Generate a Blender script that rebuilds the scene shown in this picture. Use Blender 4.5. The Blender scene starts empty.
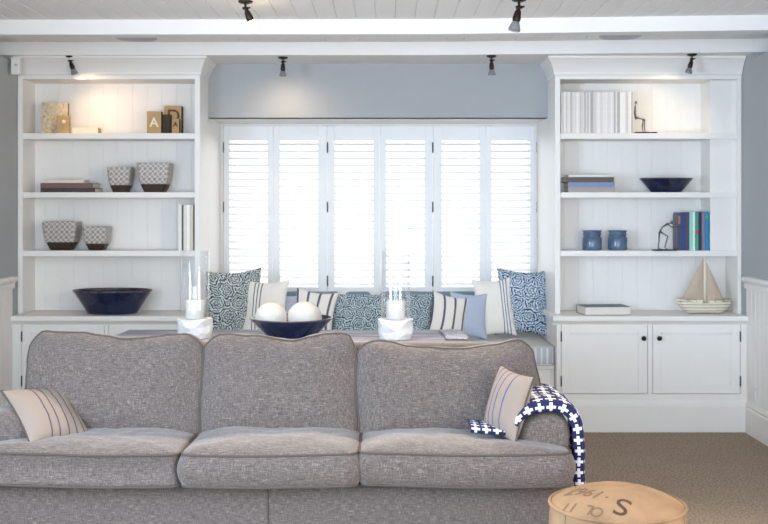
import bpy, bmesh, math, random
from mathutils import Vector, Matrix, Euler, noise
random.seed(7)
PI = math.pi
C = bpy.context.scene.collection
F = 1050.0; CX = 388.0; CY = 212.0; EYE = 1.55

def P(px, py, Y):
    """the point of the room that stands at depth Y behind pixel px, py"""
    return Vector(((px-CX)*Y/F, Y, EYE-(py-CY)*Y/F))
def X(px, Y): return (px-CX)*Y/F
def Z(py, Y): return EYE-(py-CY)*Y/F

# ------------------------------------------------------------------ materials
class G:
    def __init__(s, name):
        s.m = bpy.data.materials.new(name); s.m.use_nodes = True
        s.t = s.m.node_tree; s.t.nodes.clear()
        s.out = s.t.nodes.new('ShaderNodeOutputMaterial')
        s.b = s.t.nodes.new('ShaderNodeBsdfPrincipled')
        s.t.links.new(s.b.outputs[0], s.out.inputs[0])
    def n(s, typ, **kw):
        nd = s.t.nodes.new(typ)
        for k, v in kw.items(): setattr(nd, k, v)
        return nd
    def link(s, a, b): s.t.links.new(a, b)
    def coord(s, kind='Object'):
        return s.n('ShaderNodeTexCoord').outputs[kind]
    def map(s, vec, scale=(1,1,1), rot=(0,0,0), loc=(0,0,0)):
        nd = s.n('ShaderNodeMapping'); s.link(vec, nd.inputs[0])
        nd.inputs['Scale'].default_value = scale; nd.inputs['Rotation'].default_value = rot; nd.inputs['Location'].default_value = loc
        return nd.outputs[0]
    def math(s, op, a, b=None, c=None):
        nd = s.n('ShaderNodeMath', operation=op)
        for i, v in enumerate((a, b, c)):
            if v is None: continue
            if isinstance(v, (int, float)): nd.inputs[i].default_value = v
            else: s.link(v, nd.inputs[i])
        return nd.outputs[0]
    def noise(s, vec, scale, detail=3, rough=.5):
        nd = s.n('ShaderNodeTexNoise'); s.link(vec, nd.inputs['Vector'])
        nd.inputs['Scale'].default_value = scale; nd.inputs['Detail'].default_value = detail; nd.inputs['Roughness'].default_value = rough
        return nd.outputs['Fac']
    def sep(s, vec):
        nd = s.n('ShaderNodeSeparateXYZ'); s.link(vec, nd.inputs[0]); return nd.outputs
    def mix(s, f, a, b):
        nd = s.n('ShaderNodeMix', data_type='RGBA')
        if isinstance(f, (int, float)): nd.inputs[0].default_value = f
        else: s.link(f, nd.inputs[0])
        for i, v in ((6, a), (7, b)):
            if isinstance(v, tuple): nd.inputs[i].default_value = (*v, 1)
            else: s.link(v, nd.inputs[i])
        return nd.outputs[2]
    def ramp(s, f, stops):
        nd = s.n('ShaderNodeValToRGB'); s.link(f, nd.inputs[0])
        e = nd.color_ramp.elements
        while len(e) < len(stops): e.new(.5)
        for el, (p, c) in zip(e, stops):
            el.position = p; el.color = (*c, 1)
        return nd.outputs[0]
    def color(s, v):
        if isinstance(v, tuple): s.b.inputs['Base Color'].default_value = (*v, 1)
        else: s.link(v, s.b.inputs['Base Color'])
    def bump(s, h, strength=.3, dist=.002):
        nd = s.n('ShaderNodeBump'); nd.inputs['Strength'].default_value = strength; nd.inputs['Distance'].default_value = dist
        s.link(h, nd.inputs['Height']); s.link(nd.outputs[0], s.b.inputs['Normal'])
    def rough(s, v): s.b.inputs['Roughness'].default_value = v

def srgb(r, g, b):
    f = lambda c: (c/255/12.92) if c/255 <= .04045 else ((c/255+.055)/1.055)**2.4
    return (f(r), f(g), f(b))

def plain(name, col, rough=.6, var=.04, scale=12, metal=0, bump=0):
    g = G(name)
    v = g.noise(g.coord(), scale, 3)
    a = tuple(c*(1-var) for c in col); b = tuple(min(1, c*(1+var)) for c in col)
    g.color(g.mix(v, a, b)); g.rough(rough); g.b.inputs['Metallic'].default_value = metal
    if bump: g.bump(g.noise(g.coord(), scale*8, 2), bump, .002)
    return g.m

M = {}
M['white'] = plain('white_painted_wood', (.80, .78, .75), .45, .012)
M['shutter'] = plain('white_shutter_paint', (.84, .85, .86), .4, .01)
M['ceiling'] = plain('ceiling_paint', (.79, .77, .75), .6, .012)
M['wallblue'] = plain('grey_blue_wall_paint', srgb(164, 168, 171), .7, .02)
M['black'] = plain('black_metal', (.012, .011, .011), .4, .1, metal=.6)
M['bronze'] = plain('dark_bronze_metal', (.03, .018, .014), .4, .15, metal=.6)
M['steel'] = plain('hinge_steel', (.10, .10, .10), .35, .1, metal=.8)
M['cream_wax'] = plain('cream_wax', (.62, .61, .58), .5, .01)
M['ceramic_white'] = plain('chalky_white_ceramic', (.70, .71, .72), .35, .04, 20)
M['ball'] = plain('white_plaster_ball', (.54, .53, .49), .75, .08, 18, bump=.5)
M['page'] = plain('book_pages', (.72, .69, .62), .8, .08, 60)
M['plastic'] = plain('white_plastic', (.76, .75, .73), .4, .01)
M['speaker'] = plain('grey_speaker_mesh', (.50, .50, .53), .8, .03)
M['lilac'] = plain('lilac_cotton', srgb(190, 192, 208), .9, .04, 40, bump=.2)
M['periwinkle'] = plain('periwinkle_cotton', srgb(184, 194, 214), .9, .04, 40, bump=.2)
M['slate'] = plain('slate_blue_cotton', srgb(128, 148, 162), .9, .1, 60, bump=.3)
M['piping'] = plain('piping_grey', srgb(76, 68, 63), .9, .1, 60)
M['darkbase'] = plain('dark_brown_glaze', srgb(52, 38, 31), .45, .25, 25)
M['text_dark'] = plain('faded_black_ink', srgb(60, 44, 34), .9, .25, 40)
M['text_faint'] = plain('worn_brown_ink', srgb(102, 78, 56), .9, .15, 40)
M['gold'] = plain('tan_wood_face', srgb(178, 146, 98), .6, .12, 14)
M['woodside'] = plain('dark_wood_side', srgb(70, 58, 46), .8, .25, 30)
M['cream'] = plain('cream_paint', srgb(232, 222, 200), .6, .04)
M['maroon'] = plain('maroon_paint', srgb(92, 44, 36), .6, .1)
M['sail'] = plain('linen_sail', srgb(190, 172, 154), .95, .06, 60, bump=.2)
M['wire'] = plain('dark_pewter', (.22, .21, .20), .3, .3, 40, metal=.8)

def m_blue_glaze():
    g = G('cobalt_glaze'); v = g.noise(g.coord(), 9, 5, .6)
    g.color(g.ramp(v, [(.3, (.003, .006, .02)), (.55, (.005, .012, .048)), (.8, (.01, .024, .085))]))
    g.rough(.14); g.b.inputs['Coat Weight'].default_value = .4; return g.m
M['cobalt'] = m_blue_glaze()
def m_rim():
    g = G('worn_brown_rim'); v = g.noise(g.coord(), 30, 4)
    g.color(g.ramp(v, [(.35, (.012, .02, .05)), (.6, (.10, .07, .06))])); g.rough(.25); return g.m
M['rim'] = m_rim()
def m_jar():
    g = G('blue_stoneware'); v = g.noise(g.coord(), 14, 4)
    g.color(g.ramp(v, [(.3, srgb(66, 88, 114)), (.75, srgb(100, 122, 148))])); g.rough(.18); return g.m
M['jar'] = m_jar()

def m_tweed():
    g = G('grey_tweed'); co = g.coord()
    x, y, z = g.sep(co)
    # warp and weft threads, coarse slubs
    n1 = g.noise(g.map(co, (420, 160, 40)), 1, 1, .6)
    n2 = g.noise(g.map(co, (34, 160, 460)), 1, 1, .6)
    n4 = g.noise(g.map(co, (34, 460, 120)), 1, 1, .6)
    n3 = g.noise(co, 4, 3)
    s = g.math('ADD', g.math('ADD', n1, n2), g.math('MULTIPLY', n4, .5))
    s = g.math('MULTIPLY', s, .4)
    c = g.ramp(s, [(.32, srgb(48, 43, 43)), (.46, srgb(84, 76, 74)), (.54, srgb(100, 91, 87)), (.68, srgb(142, 130, 121))])
    c = g.mix(g.math('MULTIPLY', n3, .35), c, srgb(80, 73, 73))
    g.color(c); g.rough(.95); g.b.inputs['Sheen Weight'].default_value = .25
    g.bump(s, .35, .002); return g.m
M['tweed'] = m_tweed()

def m_carpet():
    g = G('brown_loop_carpet'); co = g.coord()
    v = g.noise(co, 85, 3, .75); w = g.noise(co, 6, 3)
    c = g.ramp(v, [(.3, srgb(100, 84, 70)), (.5, srgb(152, 134, 116)), (.72, srgb(200, 182, 162))])
    g.color(g.mix(g.math('MULTIPLY', w, .35), c, srgb(116, 98, 82))); g.rough(1); g.bump(v, .8, .006); return g.m
M['carpet'] = m_carpet()

def m_jute():
    g = G('tan_canvas'); co = g.coord()
    v = g.noise(co, 220, 2); w = g.noise(co, 7, 4)
    c = g.ramp(w, [(.3, srgb(120, 94, 70)), (.7, srgb(150, 122, 92))])
    g.color(g.mix(g.math('MULTIPLY', v, .3), c, srgb(126, 98, 72))); g.rough(.95); g.bump(v, .3, .002); return g.m
M['jute'] = m_jute()

def m_plank():
    g = G('greywashed_planks'); co = g.coord()
    n1 = g.noise(g.map(co, (2.5, 26, 8)), 1, 4, .6)
    y = g.sep(co)[1]
    groove = g.math('LESS_THAN', g.math('FRACT', g.math('MULTIPLY', y, 8)), .05)
    c = g.ramp(n1, [(.3, srgb(104, 94, 96)), (.5, srgb(148, 146, 156)), (.75, srgb(196, 200, 216))])
    g.color(g.mix(groove, c, srgb(74, 64, 58))); g.rough(.6); return g.m
M['plank'] = m_plank()

def stripes(name, base, line, centers, width, axis=0, tone=None):
    g = G(name); uv = g.coord('UV'); u = g.sep(uv)[axis]
    acc = None
    for c in centers:
        d = g.math('LESS_THAN', g.math('ABSOLUTE', g.math('SUBTRACT', u, c)), width/2)
        acc = d if acc is None else g.math('MAXIMUM', acc, d)
    w = g.noise(uv, 300, 2)
    b = g.mix(g.math('MULTIPLY', w, .25), base, tuple(c*.8 for c in base))
    if tone:   # every stripe has a pale core
        pass
    g.color(g.mix(acc, b, line)); g.rough(.95); g.bump(w, .2, .001); return g.m
CREAM = srgb(244, 239, 231)
M['stripe3'] = stripes('cream_three_stripes', CREAM, srgb(84, 92, 112), (-.085, -.055, -.025), .009)
M['stripe3r'] = stripes('cream_three_blue_stripes', CREAM, srgb(78, 108, 160), (.108, .083, .058), .008)
M['stripe4'] = stripes('cream_wide_stripes', CREAM, srgb(92, 96, 118), (-.15, -.06, .03, .12), .018)
M['stripe_sofa'] = stripes('linen_navy_stripes', srgb(140, 127, 117), srgb(74, 70, 92), (-.05, -.01, .035, .075, .115), .007)
M['stripe_sofa2'] = stripes('linen_navy_stripes_right', srgb(140, 127, 117), srgb(78, 78, 120), (-.115, -.08, -.045, -.01, .04), .007)

def m_ticking():
    g = G('ticking_stripe_cotton'); uv = g.coord('UV'); u = g.sep(uv)[0]; w = g.noise(uv, 200, 2)
    f = g.math('FRACT', g.math('MULTIPLY', u, 24))
    s = g.math('LESS_THAN', f, .3)
    b = g.mix(w, srgb(172, 180, 188), srgb(196, 200, 204))
    g.color(g.mix(s, b, srgb(222, 224, 224))); g.rough(.95); return g.m
M['ticking'] = m_ticking()
def m_linen():
    g = G('grey_green_linen'); co = g.coord(); w = g.noise(co, 220, 2); 
    g.color(g.mix(w, srgb(186, 188, 186), srgb(214, 214, 210))); g.rough(.95); return g.m
M['seatlinen'] = m_linen()

def m_suzani(name, dark, light, sx=1.0, off=(0, 0, 0)):
    """round flower medallions of pale scroll lines on a dark ground"""
    g = G(name); uv = g.coord('UV')
    v = g.map(uv, (sx, sx, 1), loc=off)
    nz = g.n('ShaderNodeTexNoise'); g.link(v, nz.inputs['Vector']); nz.inputs['Scale'].default_value = 26; nz.inputs['Detail'].default_value = 2.5
    sub = g.n('ShaderNodeVectorMath', operation='SUBTRACT'); g.link(nz.outputs['Color'], sub.inputs[0]); sub.inputs[1].default_value = (.5, .5, .5)
    sc = g.n('ShaderNodeVectorMath', operation='SCALE'); g.link(sub.outputs[0], sc.inputs[0]); sc.inputs['Scale'].default_value = .045
    ad = g.n('ShaderNodeVectorMath', operation='ADD'); g.link(v, ad.inputs[0]); g.link(sc.outputs[0], ad.inputs[1])
    x, y, z = g.sep(ad.outputs[0])
    def ringed(ox, oy, pitch, freq, lobes):
        fx = g.math('SUBTRACT', g.math('FRACT', g.math('ADD', g.math('DIVIDE', x, pitch), ox)), .5)
        fy = g.math('SUBTRACT', g.math('FRACT', g.math('ADD', g.math('DIVIDE', y, pitch), oy)), .5)
        r = g.math('SQRT', g.math('ADD', g.math('MULTIPLY', fx, fx), g.math('MULTIPLY', fy, fy)))
        a = g.math('ARCTAN2', fy, fx)
        pet = g.math('MULTIPLY', g.math('SINE', g.math('MULTIPLY', a, lobes)), 1.5)
        s = g.math('SINE', g.math('ADD', g.math('MULTIPLY', r, freq), pet))
        return r, g.math('GREATER_THAN', s, .0)
    r1, p1 = ringed(0, 0, .21, 58, 8)
    r2, p2 = ringed(.5, .5, .21, 66, 6)
    sel = g.math('LESS_THAN', r1, r2)
    pat = g.math('ADD', g.math('MULTIPLY', sel, p1), g.math('MULTIPLY', g.math('SUBTRACT', 1, sel), p2))
    g.color(g.mix(pat, dark, light)); g.rough(.9); return g.m
M['suzani'] = m_suzani('teal_scroll_cotton', srgb(44, 62, 82), srgb(206, 216, 212))
M['suzani_blue'] = m_suzani('blue_scroll_cotton', srgb(38, 66, 104), srgb(206, 220, 230), 1.0, (.06, .03, 0))
M['suzani_small'] = m_suzani('teal_scroll_cotton_small', srgb(40, 66, 96), srgb(200, 216, 216), 1.25, (.02, .08, 0))

def m_planter():
    g = G('grey_lattice_glaze'); uv = g.coord('UV'); x, y, z = g.sep(uv)
    p = .038
    fx = g.math('SUBTRACT', g.math('FRACT', g.math('DIVIDE', x, p)), .5)
    fy = g.math('SUBTRACT', g.math('FRACT', g.math('DIVIDE', y, p)), .5)
    r = g.math('SQRT', g.math('ADD', g.math('MULTIPLY', fx, fx), g.math('MULTIPLY', fy, fy)))
    gx = g.math('SUBTRACT', .5, g.math('ABSOLUTE', fx)); gy = g.math('SUBTRACT', .5, g.math('ABSOLUTE', fy))
    r2 = g.math('SQRT', g.math('ADD', g.math('MULTIPLY', gx, gx), g.math('MULTIPLY', gy, gy)))
    dot = g.math('LESS_THAN', r, .34); dot2 = g.math('LESS_THAN', r2, .25)
    m = g.math('MAXIMUM', dot, dot2)
    n = g.noise(g.coord(), 40, 3)
    g.color(g.mix(m, g.mix(n, srgb(210, 204, 196), srgb(188, 180, 172)), g.mix(n, srgb(136, 128, 124), srgb(156, 148, 144)))); g.rough(.4); return g.m
M['planter'] = m_planter()

def m_throw():
    g = G('navy_cross_knit'); uv = g.coord('UV'); x, y, z = g.sep(uv)
    def cross(ox, oy, pit=.046):
        fx = g.math('ABSOLUTE', g.math('SUBTRACT', g.math('FRACT', g.math('ADD', g.math('DIVIDE', x, pit), ox)), .5))
        fy = g.math('ABSOLUTE', g.math('SUBTRACT', g.math('FRACT', g.math('ADD', g.math('DIVIDE', y, pit), oy)), .5))
        a = g.math('MULTIPLY', g.math('LESS_THAN', fx, .13), g.math('LESS_THAN', fy, .40))
        b = g.math('MULTIPLY', g.math('LESS_THAN', fy, .13), g.math('LESS_THAN', fx, .40))
        return g.math('MAXIMUM', a, b)
    m = cross(0, 0)
    w = g.noise(uv, 500, 1)
    g.color(g.mix(m, g.mix(w, srgb(14, 18, 58), srgb(26, 32, 80)), g.mix(w, srgb(186, 192, 214), srgb(218, 222, 234)))); g.rough(.95)
    g.bump(w, .5, .002); return g.m
M['throw'] = m_throw()
def m_cloth():
    g = G('white_blue_print_cloth'); uv = g.coord(); n = g.noise(uv, 38, 2)
    g.color(g.ramp(n, [(.38, srgb(244, 245, 250)), (.43, srgb(176, 184, 214)), (.47, srgb(246, 247, 250))])); g.rough(.9); return g.m
M['napkin'] = m_cloth()
def m_plaque():
    g = G('worn_cream_plaster'); n = g.noise(g.coord(), 45, 5, .7)
    g.color(g.ramp(n, [(.3, srgb(150, 128, 98)), (.48, srgb(196, 180, 150)), (.7, srgb(224, 212, 186))])); g.rough(.8); g.bump(n, .4, .003); return g.m
M['plaque'] = m_plaque()
def m_hull():
    g = G('planked_hull_paint'); z = g.sep(g.coord())[2]
    s = g.math('LESS_THAN', g.math('FRACT', g.math('MULTIPLY', z, 46)), .16)
    n = g.noise(g.coord(), 30, 3)
    g.color(g.mix(s, g.mix(n, srgb(206, 198, 176), srgb(228, 222, 204)), srgb(96, 84, 70))); g.rough(.7); return g.m
M['hull'] = m_hull()
def m_bulb(name, e, col=(1, .72, .42)):
    g = G(name); g.color((.8, .78, .75)); g.rough(.1)
    g.b.inputs['Emission Color'].default_value = (*col, 1); g.b.inputs['Emission Strength'].default_value = e
    return g.m
M['bulb_on'] = m_bulb('lit_bulb', 14); M['bulb_dim'] = m_bulb('bulb_glass_dim', .25)
M['bulb_off'] = plain('unlit_bulb_glass', (.22, .21, .22), .12, .2, 40)
def m_glass(name, mixv=.1, tint=(.99, .995, 1)):
    g = G(name); tr = g.n('ShaderNodeBsdfTransparent'); tr.inputs[0].default_value = (*tint, 1)
    gl = g.n('ShaderNodeBsdfGlossy'); gl.inputs['Roughness'].default_value = .03; gl.inputs[0].default_value = (1, 1, 1, 1)
    lw = g.n('ShaderNodeLayerWeight'); lw.inputs['Blend'].default_value = .25
    f = g.math('ADD', g.math('MULTIPLY', g.math('POWER', lw.outputs['Facing'], 1.6), .75), mixv*.35)
    mx = g.n('ShaderNodeMixShader'); g.link(f, mx.inputs[0]); g.link(tr.outputs[0], mx.inputs[1]); g.link(gl.outputs[0], mx.inputs[2])
    g.link(mx.outputs[0], g.out.inputs[0]); return g.m
M['glass'] = m_glass('clear_glass')
M['pane'] = m_glass('window_glass', .02, (1, 1, 1))

_cov = {}
def cover(rgb, rough=.5):
    k = tuple(rgb)
    if k not in _cov: _cov[k] = plain('book_cover_%d_%d_%d' % k, srgb(*k), rough, .08, 30)
    return _cov[k]

# ------------------------------------------------------------------ objects
WM = {}
def empty(name, loc, label, cat, group=None, rotz=0, kind=None):
    o = bpy.data.objects.new(name, None); C.objects.link(o); o.empty_display_size = .05
    o.location = loc; o.rotation_euler = (0, 0, rotz)
    WM[o.name] = Matrix.Translation(Vector(loc)) @ Matrix.Rotation(rotz, 4, 'Z')
    tag(o, label, cat, group, kind); return o
def tag(o, label=None, cat=None, group=None, kind=None):
    if label: o['label'] = label
    if cat: o['category'] = cat
    if group: o['group'] = group
    if kind: o['kind'] = kind
    return o
def put(name, bm, mat, parent=None, mtx=None, smooth=False, world=True, label=None):
    """link a bmesh as one object. world: its vertices are room coordinates"""
    if parent is not None:
        if world and mtx is None: bm.transform(WM[parent.name].inverted())
    elif mtx is None:
        vs = [v.co for v in bm.verts]
        lo = Vector([min(v[i] for v in vs) for i in range(3)]); hi = Vector([max(v[i] for v in vs) for i in range(3)])
        c = Vector(((lo.x+hi.x)/2, (lo.y+hi.y)/2, lo.z))
        bm.transform(Matrix.Translation(-c)); mtx = Matrix.Translation(c)
    me = bpy.data.meshes.new(name)
    if smooth:
        for f in bm.faces: f.smooth = True
    bm.to_mesh(me); bm.free()
    o = bpy.data.objects.new(name, me); C.objects.link(o)
    if mat is not None: me.materials.append(mat)
    if mtx is not None: o.matrix_basis = mtx
    WM[o.name] = (WM[parent.name] if parent is not None else Matrix()) @ (mtx if mtx is not None else Matrix())
    if parent is not None: o.parent = parent
    if label: o['label'] = label
    return o
def B(): return bmesh.new()
def box(bm, x0, x1, y0, y1, z0, z1, bev=0, seg=2):
    m = Matrix.Translation(((x0+x1)/2, (y0+y1)/2, (z0+z1)/2)) @ Matrix.Diagonal((abs(x1-x0), abs(y1-y0), abs(z1-z0), 1))
    r = bmesh.ops.create_cube(bm, size=1, matrix=m)
    if bev:
        es = list({e for v in r['verts'] for e in v.link_edges})
        bmesh.ops.bevel(bm, geom=es, offset=bev, segments=seg, affect='EDGES', profile=.5)
    return bm
def bx(*a, **k): return box(B(), *a, **k)
def tube(bm, pts, r, n=8, closed=False, caps=True):
    pts = [Vector(p) for p in pts]; m = len(pts); rings = []
    rr = r if isinstance(r, (list, tuple)) else [r]*m
    up = Vector((0, 0, 1)); prev = None
    for i, p in enumerate(pts):
        a = pts[(i-1) % m] if (closed or i > 0) else p
        b = pts[(i+1) % m] if (closed or i < m-1) else p
        t = (b-a).normalized() if (b-a).length > 1e-9 else Vector((0, 0, 1))
        if prev is None:
            prev = t.cross(up)
            if prev.length < .1: prev = t.cross(Vector((1, 0, 0)))
        nn = (prev - t*prev.dot(t))
        if nn.length < 1e-6: nn = t.orthogonal()
        nn.normalize(); prev = nn; bb = t.cross(nn)
        rings.append([bm.verts.new(p + (nn*math.cos(2*PI*k/n) + bb*math.sin(2*PI*k/n))*rr[i]) for k in range(n)])
    for i in range(m if closed else m-1):
        A = rings[i]; D = rings[(i+1) % m]
        for k in range(n): bm.faces.new((A[k], A[(k+1) % n], D[(k+1) % n], D[k]))
    if caps and not closed:
        bm.faces.new(rings[0][::-1]); bm.faces.new(rings[-1])
    return bm
def lathe(bm, prof, cx=0, cy=0, n=40, sx=1, sy=1, cap0=True, cap1=True):
    rings = []
    for r, z in prof:
        rings.append([bm.verts.new((cx+sx*r*math.cos(2*PI*k/n), cy+sy*r*math.sin(2*PI*k/n), z)) for k in range(n)])
    for A, D in zip(rings, rings[1:]):
        for k in range(n): bm.faces.new((A[k], A[(k+1) % n], D[(k+1) % n], D[k]))
    if cap0: bm.faces.new(rings[0][::-1])
    if cap1: bm.faces.new(rings[-1])
    return bm
def prism(bm, poly, axis, a, b):
    """extrude a 2-D polygon along an axis from a to b"""
    def v(p, t): return {'x': (t, p[0], p[1]), 'y': (p[0], t, p[1]), 'z': (p[0], p[1], t)}[axis]
    A = [bm.verts.new(v(p, a)) for p in poly]; D = [bm.verts.new(v(p, b)) for p in poly]
    n = len(poly)
    for i in range(n): bm.faces.new((A[i], A[(i+1) % n], D[(i+1) % n], D[i]))
    bm.faces.new(A[::-1]); bm.faces.new(D); bmesh.ops.recalc_face_normals(bm, faces=bm.faces); return bm
def grooved(lo, hi, pitch, start=0, w=.006, d=.005):
    """2-D front profile (u, depth) of tongue-and-groove boards"""
    pts = [(lo, 0)]; u = lo + (pitch if start == 0 else start)
    while u < hi - w:
        pts += [(u-w/2, 0), (u, d), (u+w/2, 0)]; u += pitch
    pts.append((hi, 0)); return pts
def dup(o, parent=None):
    c = o.copy(); C.objects.link(c)
    if parent is not None: c.parent = parent
    for ch in list(o.children): dup(ch, c)
    return c
def text_bm(s, size, depth=.001):
    cu = bpy.data.curves.new('letters', 'FONT'); cu.body = s; cu.size = size; cu.extrude = depth; cu.offset = .0016 if depth > .001 else 0; cu.align_x = 'CENTER'; cu.align_y = 'CENTER'
    o = bpy.data.objects.new('letters', cu); C.objects.link(o)
    bpy.context.view_layer.update()
    me = bpy.data.meshes.new_from_object(o.evaluated_get(bpy.context.evaluated_depsgraph_get()))
    bpy.data.objects.remove(o); bpy.data.curves.remove(cu)
    bm = B(); bm.from_mesh(me); bpy.data.meshes.remove(me); return bm

# ------------------------------------------------------------------ the setting
XL, XR, YB = -2.66, 2.54, -2.4
ZC = 2.75
bm = bx(XL-.6, XR+.6, YB-.2, 7.56, -.06, 0); tag(put('floor', bm, M['carpet']), kind='structure')
# tongue and groove ceiling: boards run away from the camera
pts = grooved(XL-.58, XR+.58, .12, .045, .009, .006)
poly = [(u, ZC+d) for u, d in pts] + [(XR+.58, ZC+.1), (XL-.58, ZC+.1)]
tag(put('ceiling', prism(B(), poly, 'y', YB, 8.0), M['ceiling']), kind='structure')

def wall_with_opening(name, x0, x1, oy0, oy1, oz0, oz1, ya, yb):
    zt = 2.622; s = -1 if x1 < 0 else 1
    bm = B(); box(bm, x0, x1, ya, oy0, 0, zt); box(bm, x0, x1, oy1, yb, 0, zt)
    box(bm, x0, x1, oy0, oy1, 0, oz0); box(bm, x0, x1, oy0, oy1, oz1, zt)
    e = x0 if s < 0 else x1      # a ledge above, under the raised ceiling
    box(bm, e+s*.40, e+s*.46, ya, yb, 2.57, ZC); box(bm, e, e+s*.40, ya, yb, 2.57, zt)
    box(bm, x0, x1, 7.425 if s < 0 else 7.27, yb, zt, 2.657)
    return tag(put(name, bm, M['wallblue']), kind='structure')
wall_with_opening('wall_left', XL-.12, XL, .6, 3.4, .85, 2.35, YB, 7.9)  # openings in both side walls are unseen, added for the fill lights
wall_with_opening('wall_right', XR, XR+.12, .6, 3.4, .85, 2.35, YB, 7.9)
bm = B(); box(bm, XL-.58, -2.3, YB-.12, YB, 0, ZC); box(bm, 2.2, XR+.58, YB-.12, YB, 0, ZC); box(bm, -2.3, 2.2, YB-.12, YB, 2.4, ZC); box(bm, -2.3, 2.2, YB-.12, YB, 0, .12)  # wide unseen opening, added to let in the fill from behind
tag(put('wall_back', bm, M['wallblue']), kind='structure')
# wall above the window bay, with the bay's white reveals
bm = bx(-1.348, 1.198, 7.86, 7.96, 2.256, ZC); tag(put('wall_front', bm, M['wallblue']), kind='structure')
bm = B(); box(bm, -1.39, -1.348, 7.86, 8.75, 0, 2.30); box(bm, 1.198, 1.24, 7.86, 8.75, 0, 2.30)
box(bm, -1.348, 1.198, 7.865, 8.75, 2.256, 2.30)
tag(put('trim_1', bm, M['white']), kind='structure')
bm = bx(-1.348, 1.198, 8.62, 8.75, 0, .86); tag(put('wall_bay', bm, M['white']), kind='structure')
bm = B(); box(bm, XL-.58, -1.39, 7.862, 7.95, 0, ZC); box(bm, 1.24, XR+.58, 7.862, 7.95, 0, ZC)
tag(put('wall_behind_bookcases', bm, M['white']), kind='structure')

# wainscot boards, dado rail and skirting on the two side walls
def side_trim(side):
    s, xw = (-1, XL) if side == 'left' else (1, XR)
    z0, z1 = .0, 1.02
    p = grooved(3.6, 7.40, .085, .05, .008, .004)
    poly = [(y, (xw - s*(.014-d))) for y, d in p] + [(7.40, xw), (3.6, xw)]
    A = [(y, x) for y, x in poly]
    bm = B()
    lo = [bm.verts.new((x, y, z0)) for y, x in A]; hi = [bm.verts.new((x, y, z1)) for y, x in A]
    n = len(A)
    for i in range(n): bm.faces.new((lo[i], lo[(i+1) % n], hi[(i+1) % n], hi[i]))
    bm.faces.new(lo); bm.faces.new(hi); bmesh.ops.recalc_face_normals(bm, faces=bm.faces)
    tag(put('trim_2' if side == 'left' else 'trim_3', bm, M['white']), kind='structure')
    prof = [(0, 1.012), (.022, 1.012), (.026, 1.03), (.022, 1.045), (.036, 1.06), (.044, 1.07), (.044, 1.086), (.034, 1.094), (0, 1.094)]
    bm = prism(B(), [(xw - s*a, b) for a, b in prof], 'y', 3.6, 7.42)
    tag(put('trim_4' if side == 'left' else 'trim_5', bm, M['white']), kind='structure')
    prof = [(0, 0), (.030, 0), (.030, .17), (.024, .18), (.028, .195), (.022, .21), (.016, .222), (0, .226)]
    bm = prism(B(), [(xw - s*a, b) for a, b in prof], 'y', 3.6, 7.385)
    tag(put('baseboard_'+side, bm, M['white']), kind='structure')
side_trim('left'); side_trim('right')

# ceiling beams
def beam(name, yl, yc, yr, thick, z0, z1):
    bm = B(); A = []
    xs = (XL-.5, .3, XR+.5); ys = (yl, yc, yr)
    rings = []
    for x, y in zip(xs, ys):
        yb = thick if thick > 3 else y+thick
        rings.append([bm.verts.new(c) for c in ((x, y, z0), (x, yb, z0), (x, yb, z1), (x, y, z1))])
    for a, b in zip(rings, rings[1:]):
        for k in range(4): bm.faces.new((a[k], a[(k+1) % 4], b[(k+1) % 4], b[k]))
    bm.faces.new(rings[0]); bm.faces.new(rings[-1][::-1]); bmesh.ops.recalc_face_normals(bm, faces=bm.faces)
    return tag(put(name, bm, M['ceiling']), kind='structure')
beam('ceiling_beam', 6.56, 6.54, 6.34, .12, 2.658, ZC+.004)
beam('ceiling_soffit', 7.42, 7.41, 7.24, 7.86, 2.658, ZC+.004)

# ------------------------------------------------------------------ window and shutters
win = empty('window_1', (-.075, 8.62, .86), None, None, kind='structure')
bm = B()
x0, x1 = -1.348, 1.198
for a, b in ((x0, x0+.05), (x1-.05, x1), (-.96, -.90), (-.53, -.48), (-.10, -.05), (.33, .38), (.75, .81)):
    box(bm, a, b, 8.64, 8.70, .90, 2.22)
box(bm, x0, x1, 8.64, 8.70, 2.20, 2.256); box(bm, x0, x1, 8.64, 8.70, .86, .93)
put('window_frame', bm, M['white'], win)
put('pane', bx(x0+.02, x1-.02, 8.668, 8.672, .9, 2.22), M['pane'], win)
bm = B(); box(bm, x0, x0+.022, 8.44, 8.49, .90, 2.256, .003); box(bm, x1-.022, x1, 8.44, 8.49, .90, 2.256, .003); box(bm, x0+.022, x1-.022, 8.44, 8.49, 2.244, 2.256)
put('shutter_frame', bm, M['white'], win)
put('window_sill', bx(x0, x1, 8.40, 8.64, .862, .892, .006), M['white'], win)

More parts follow.
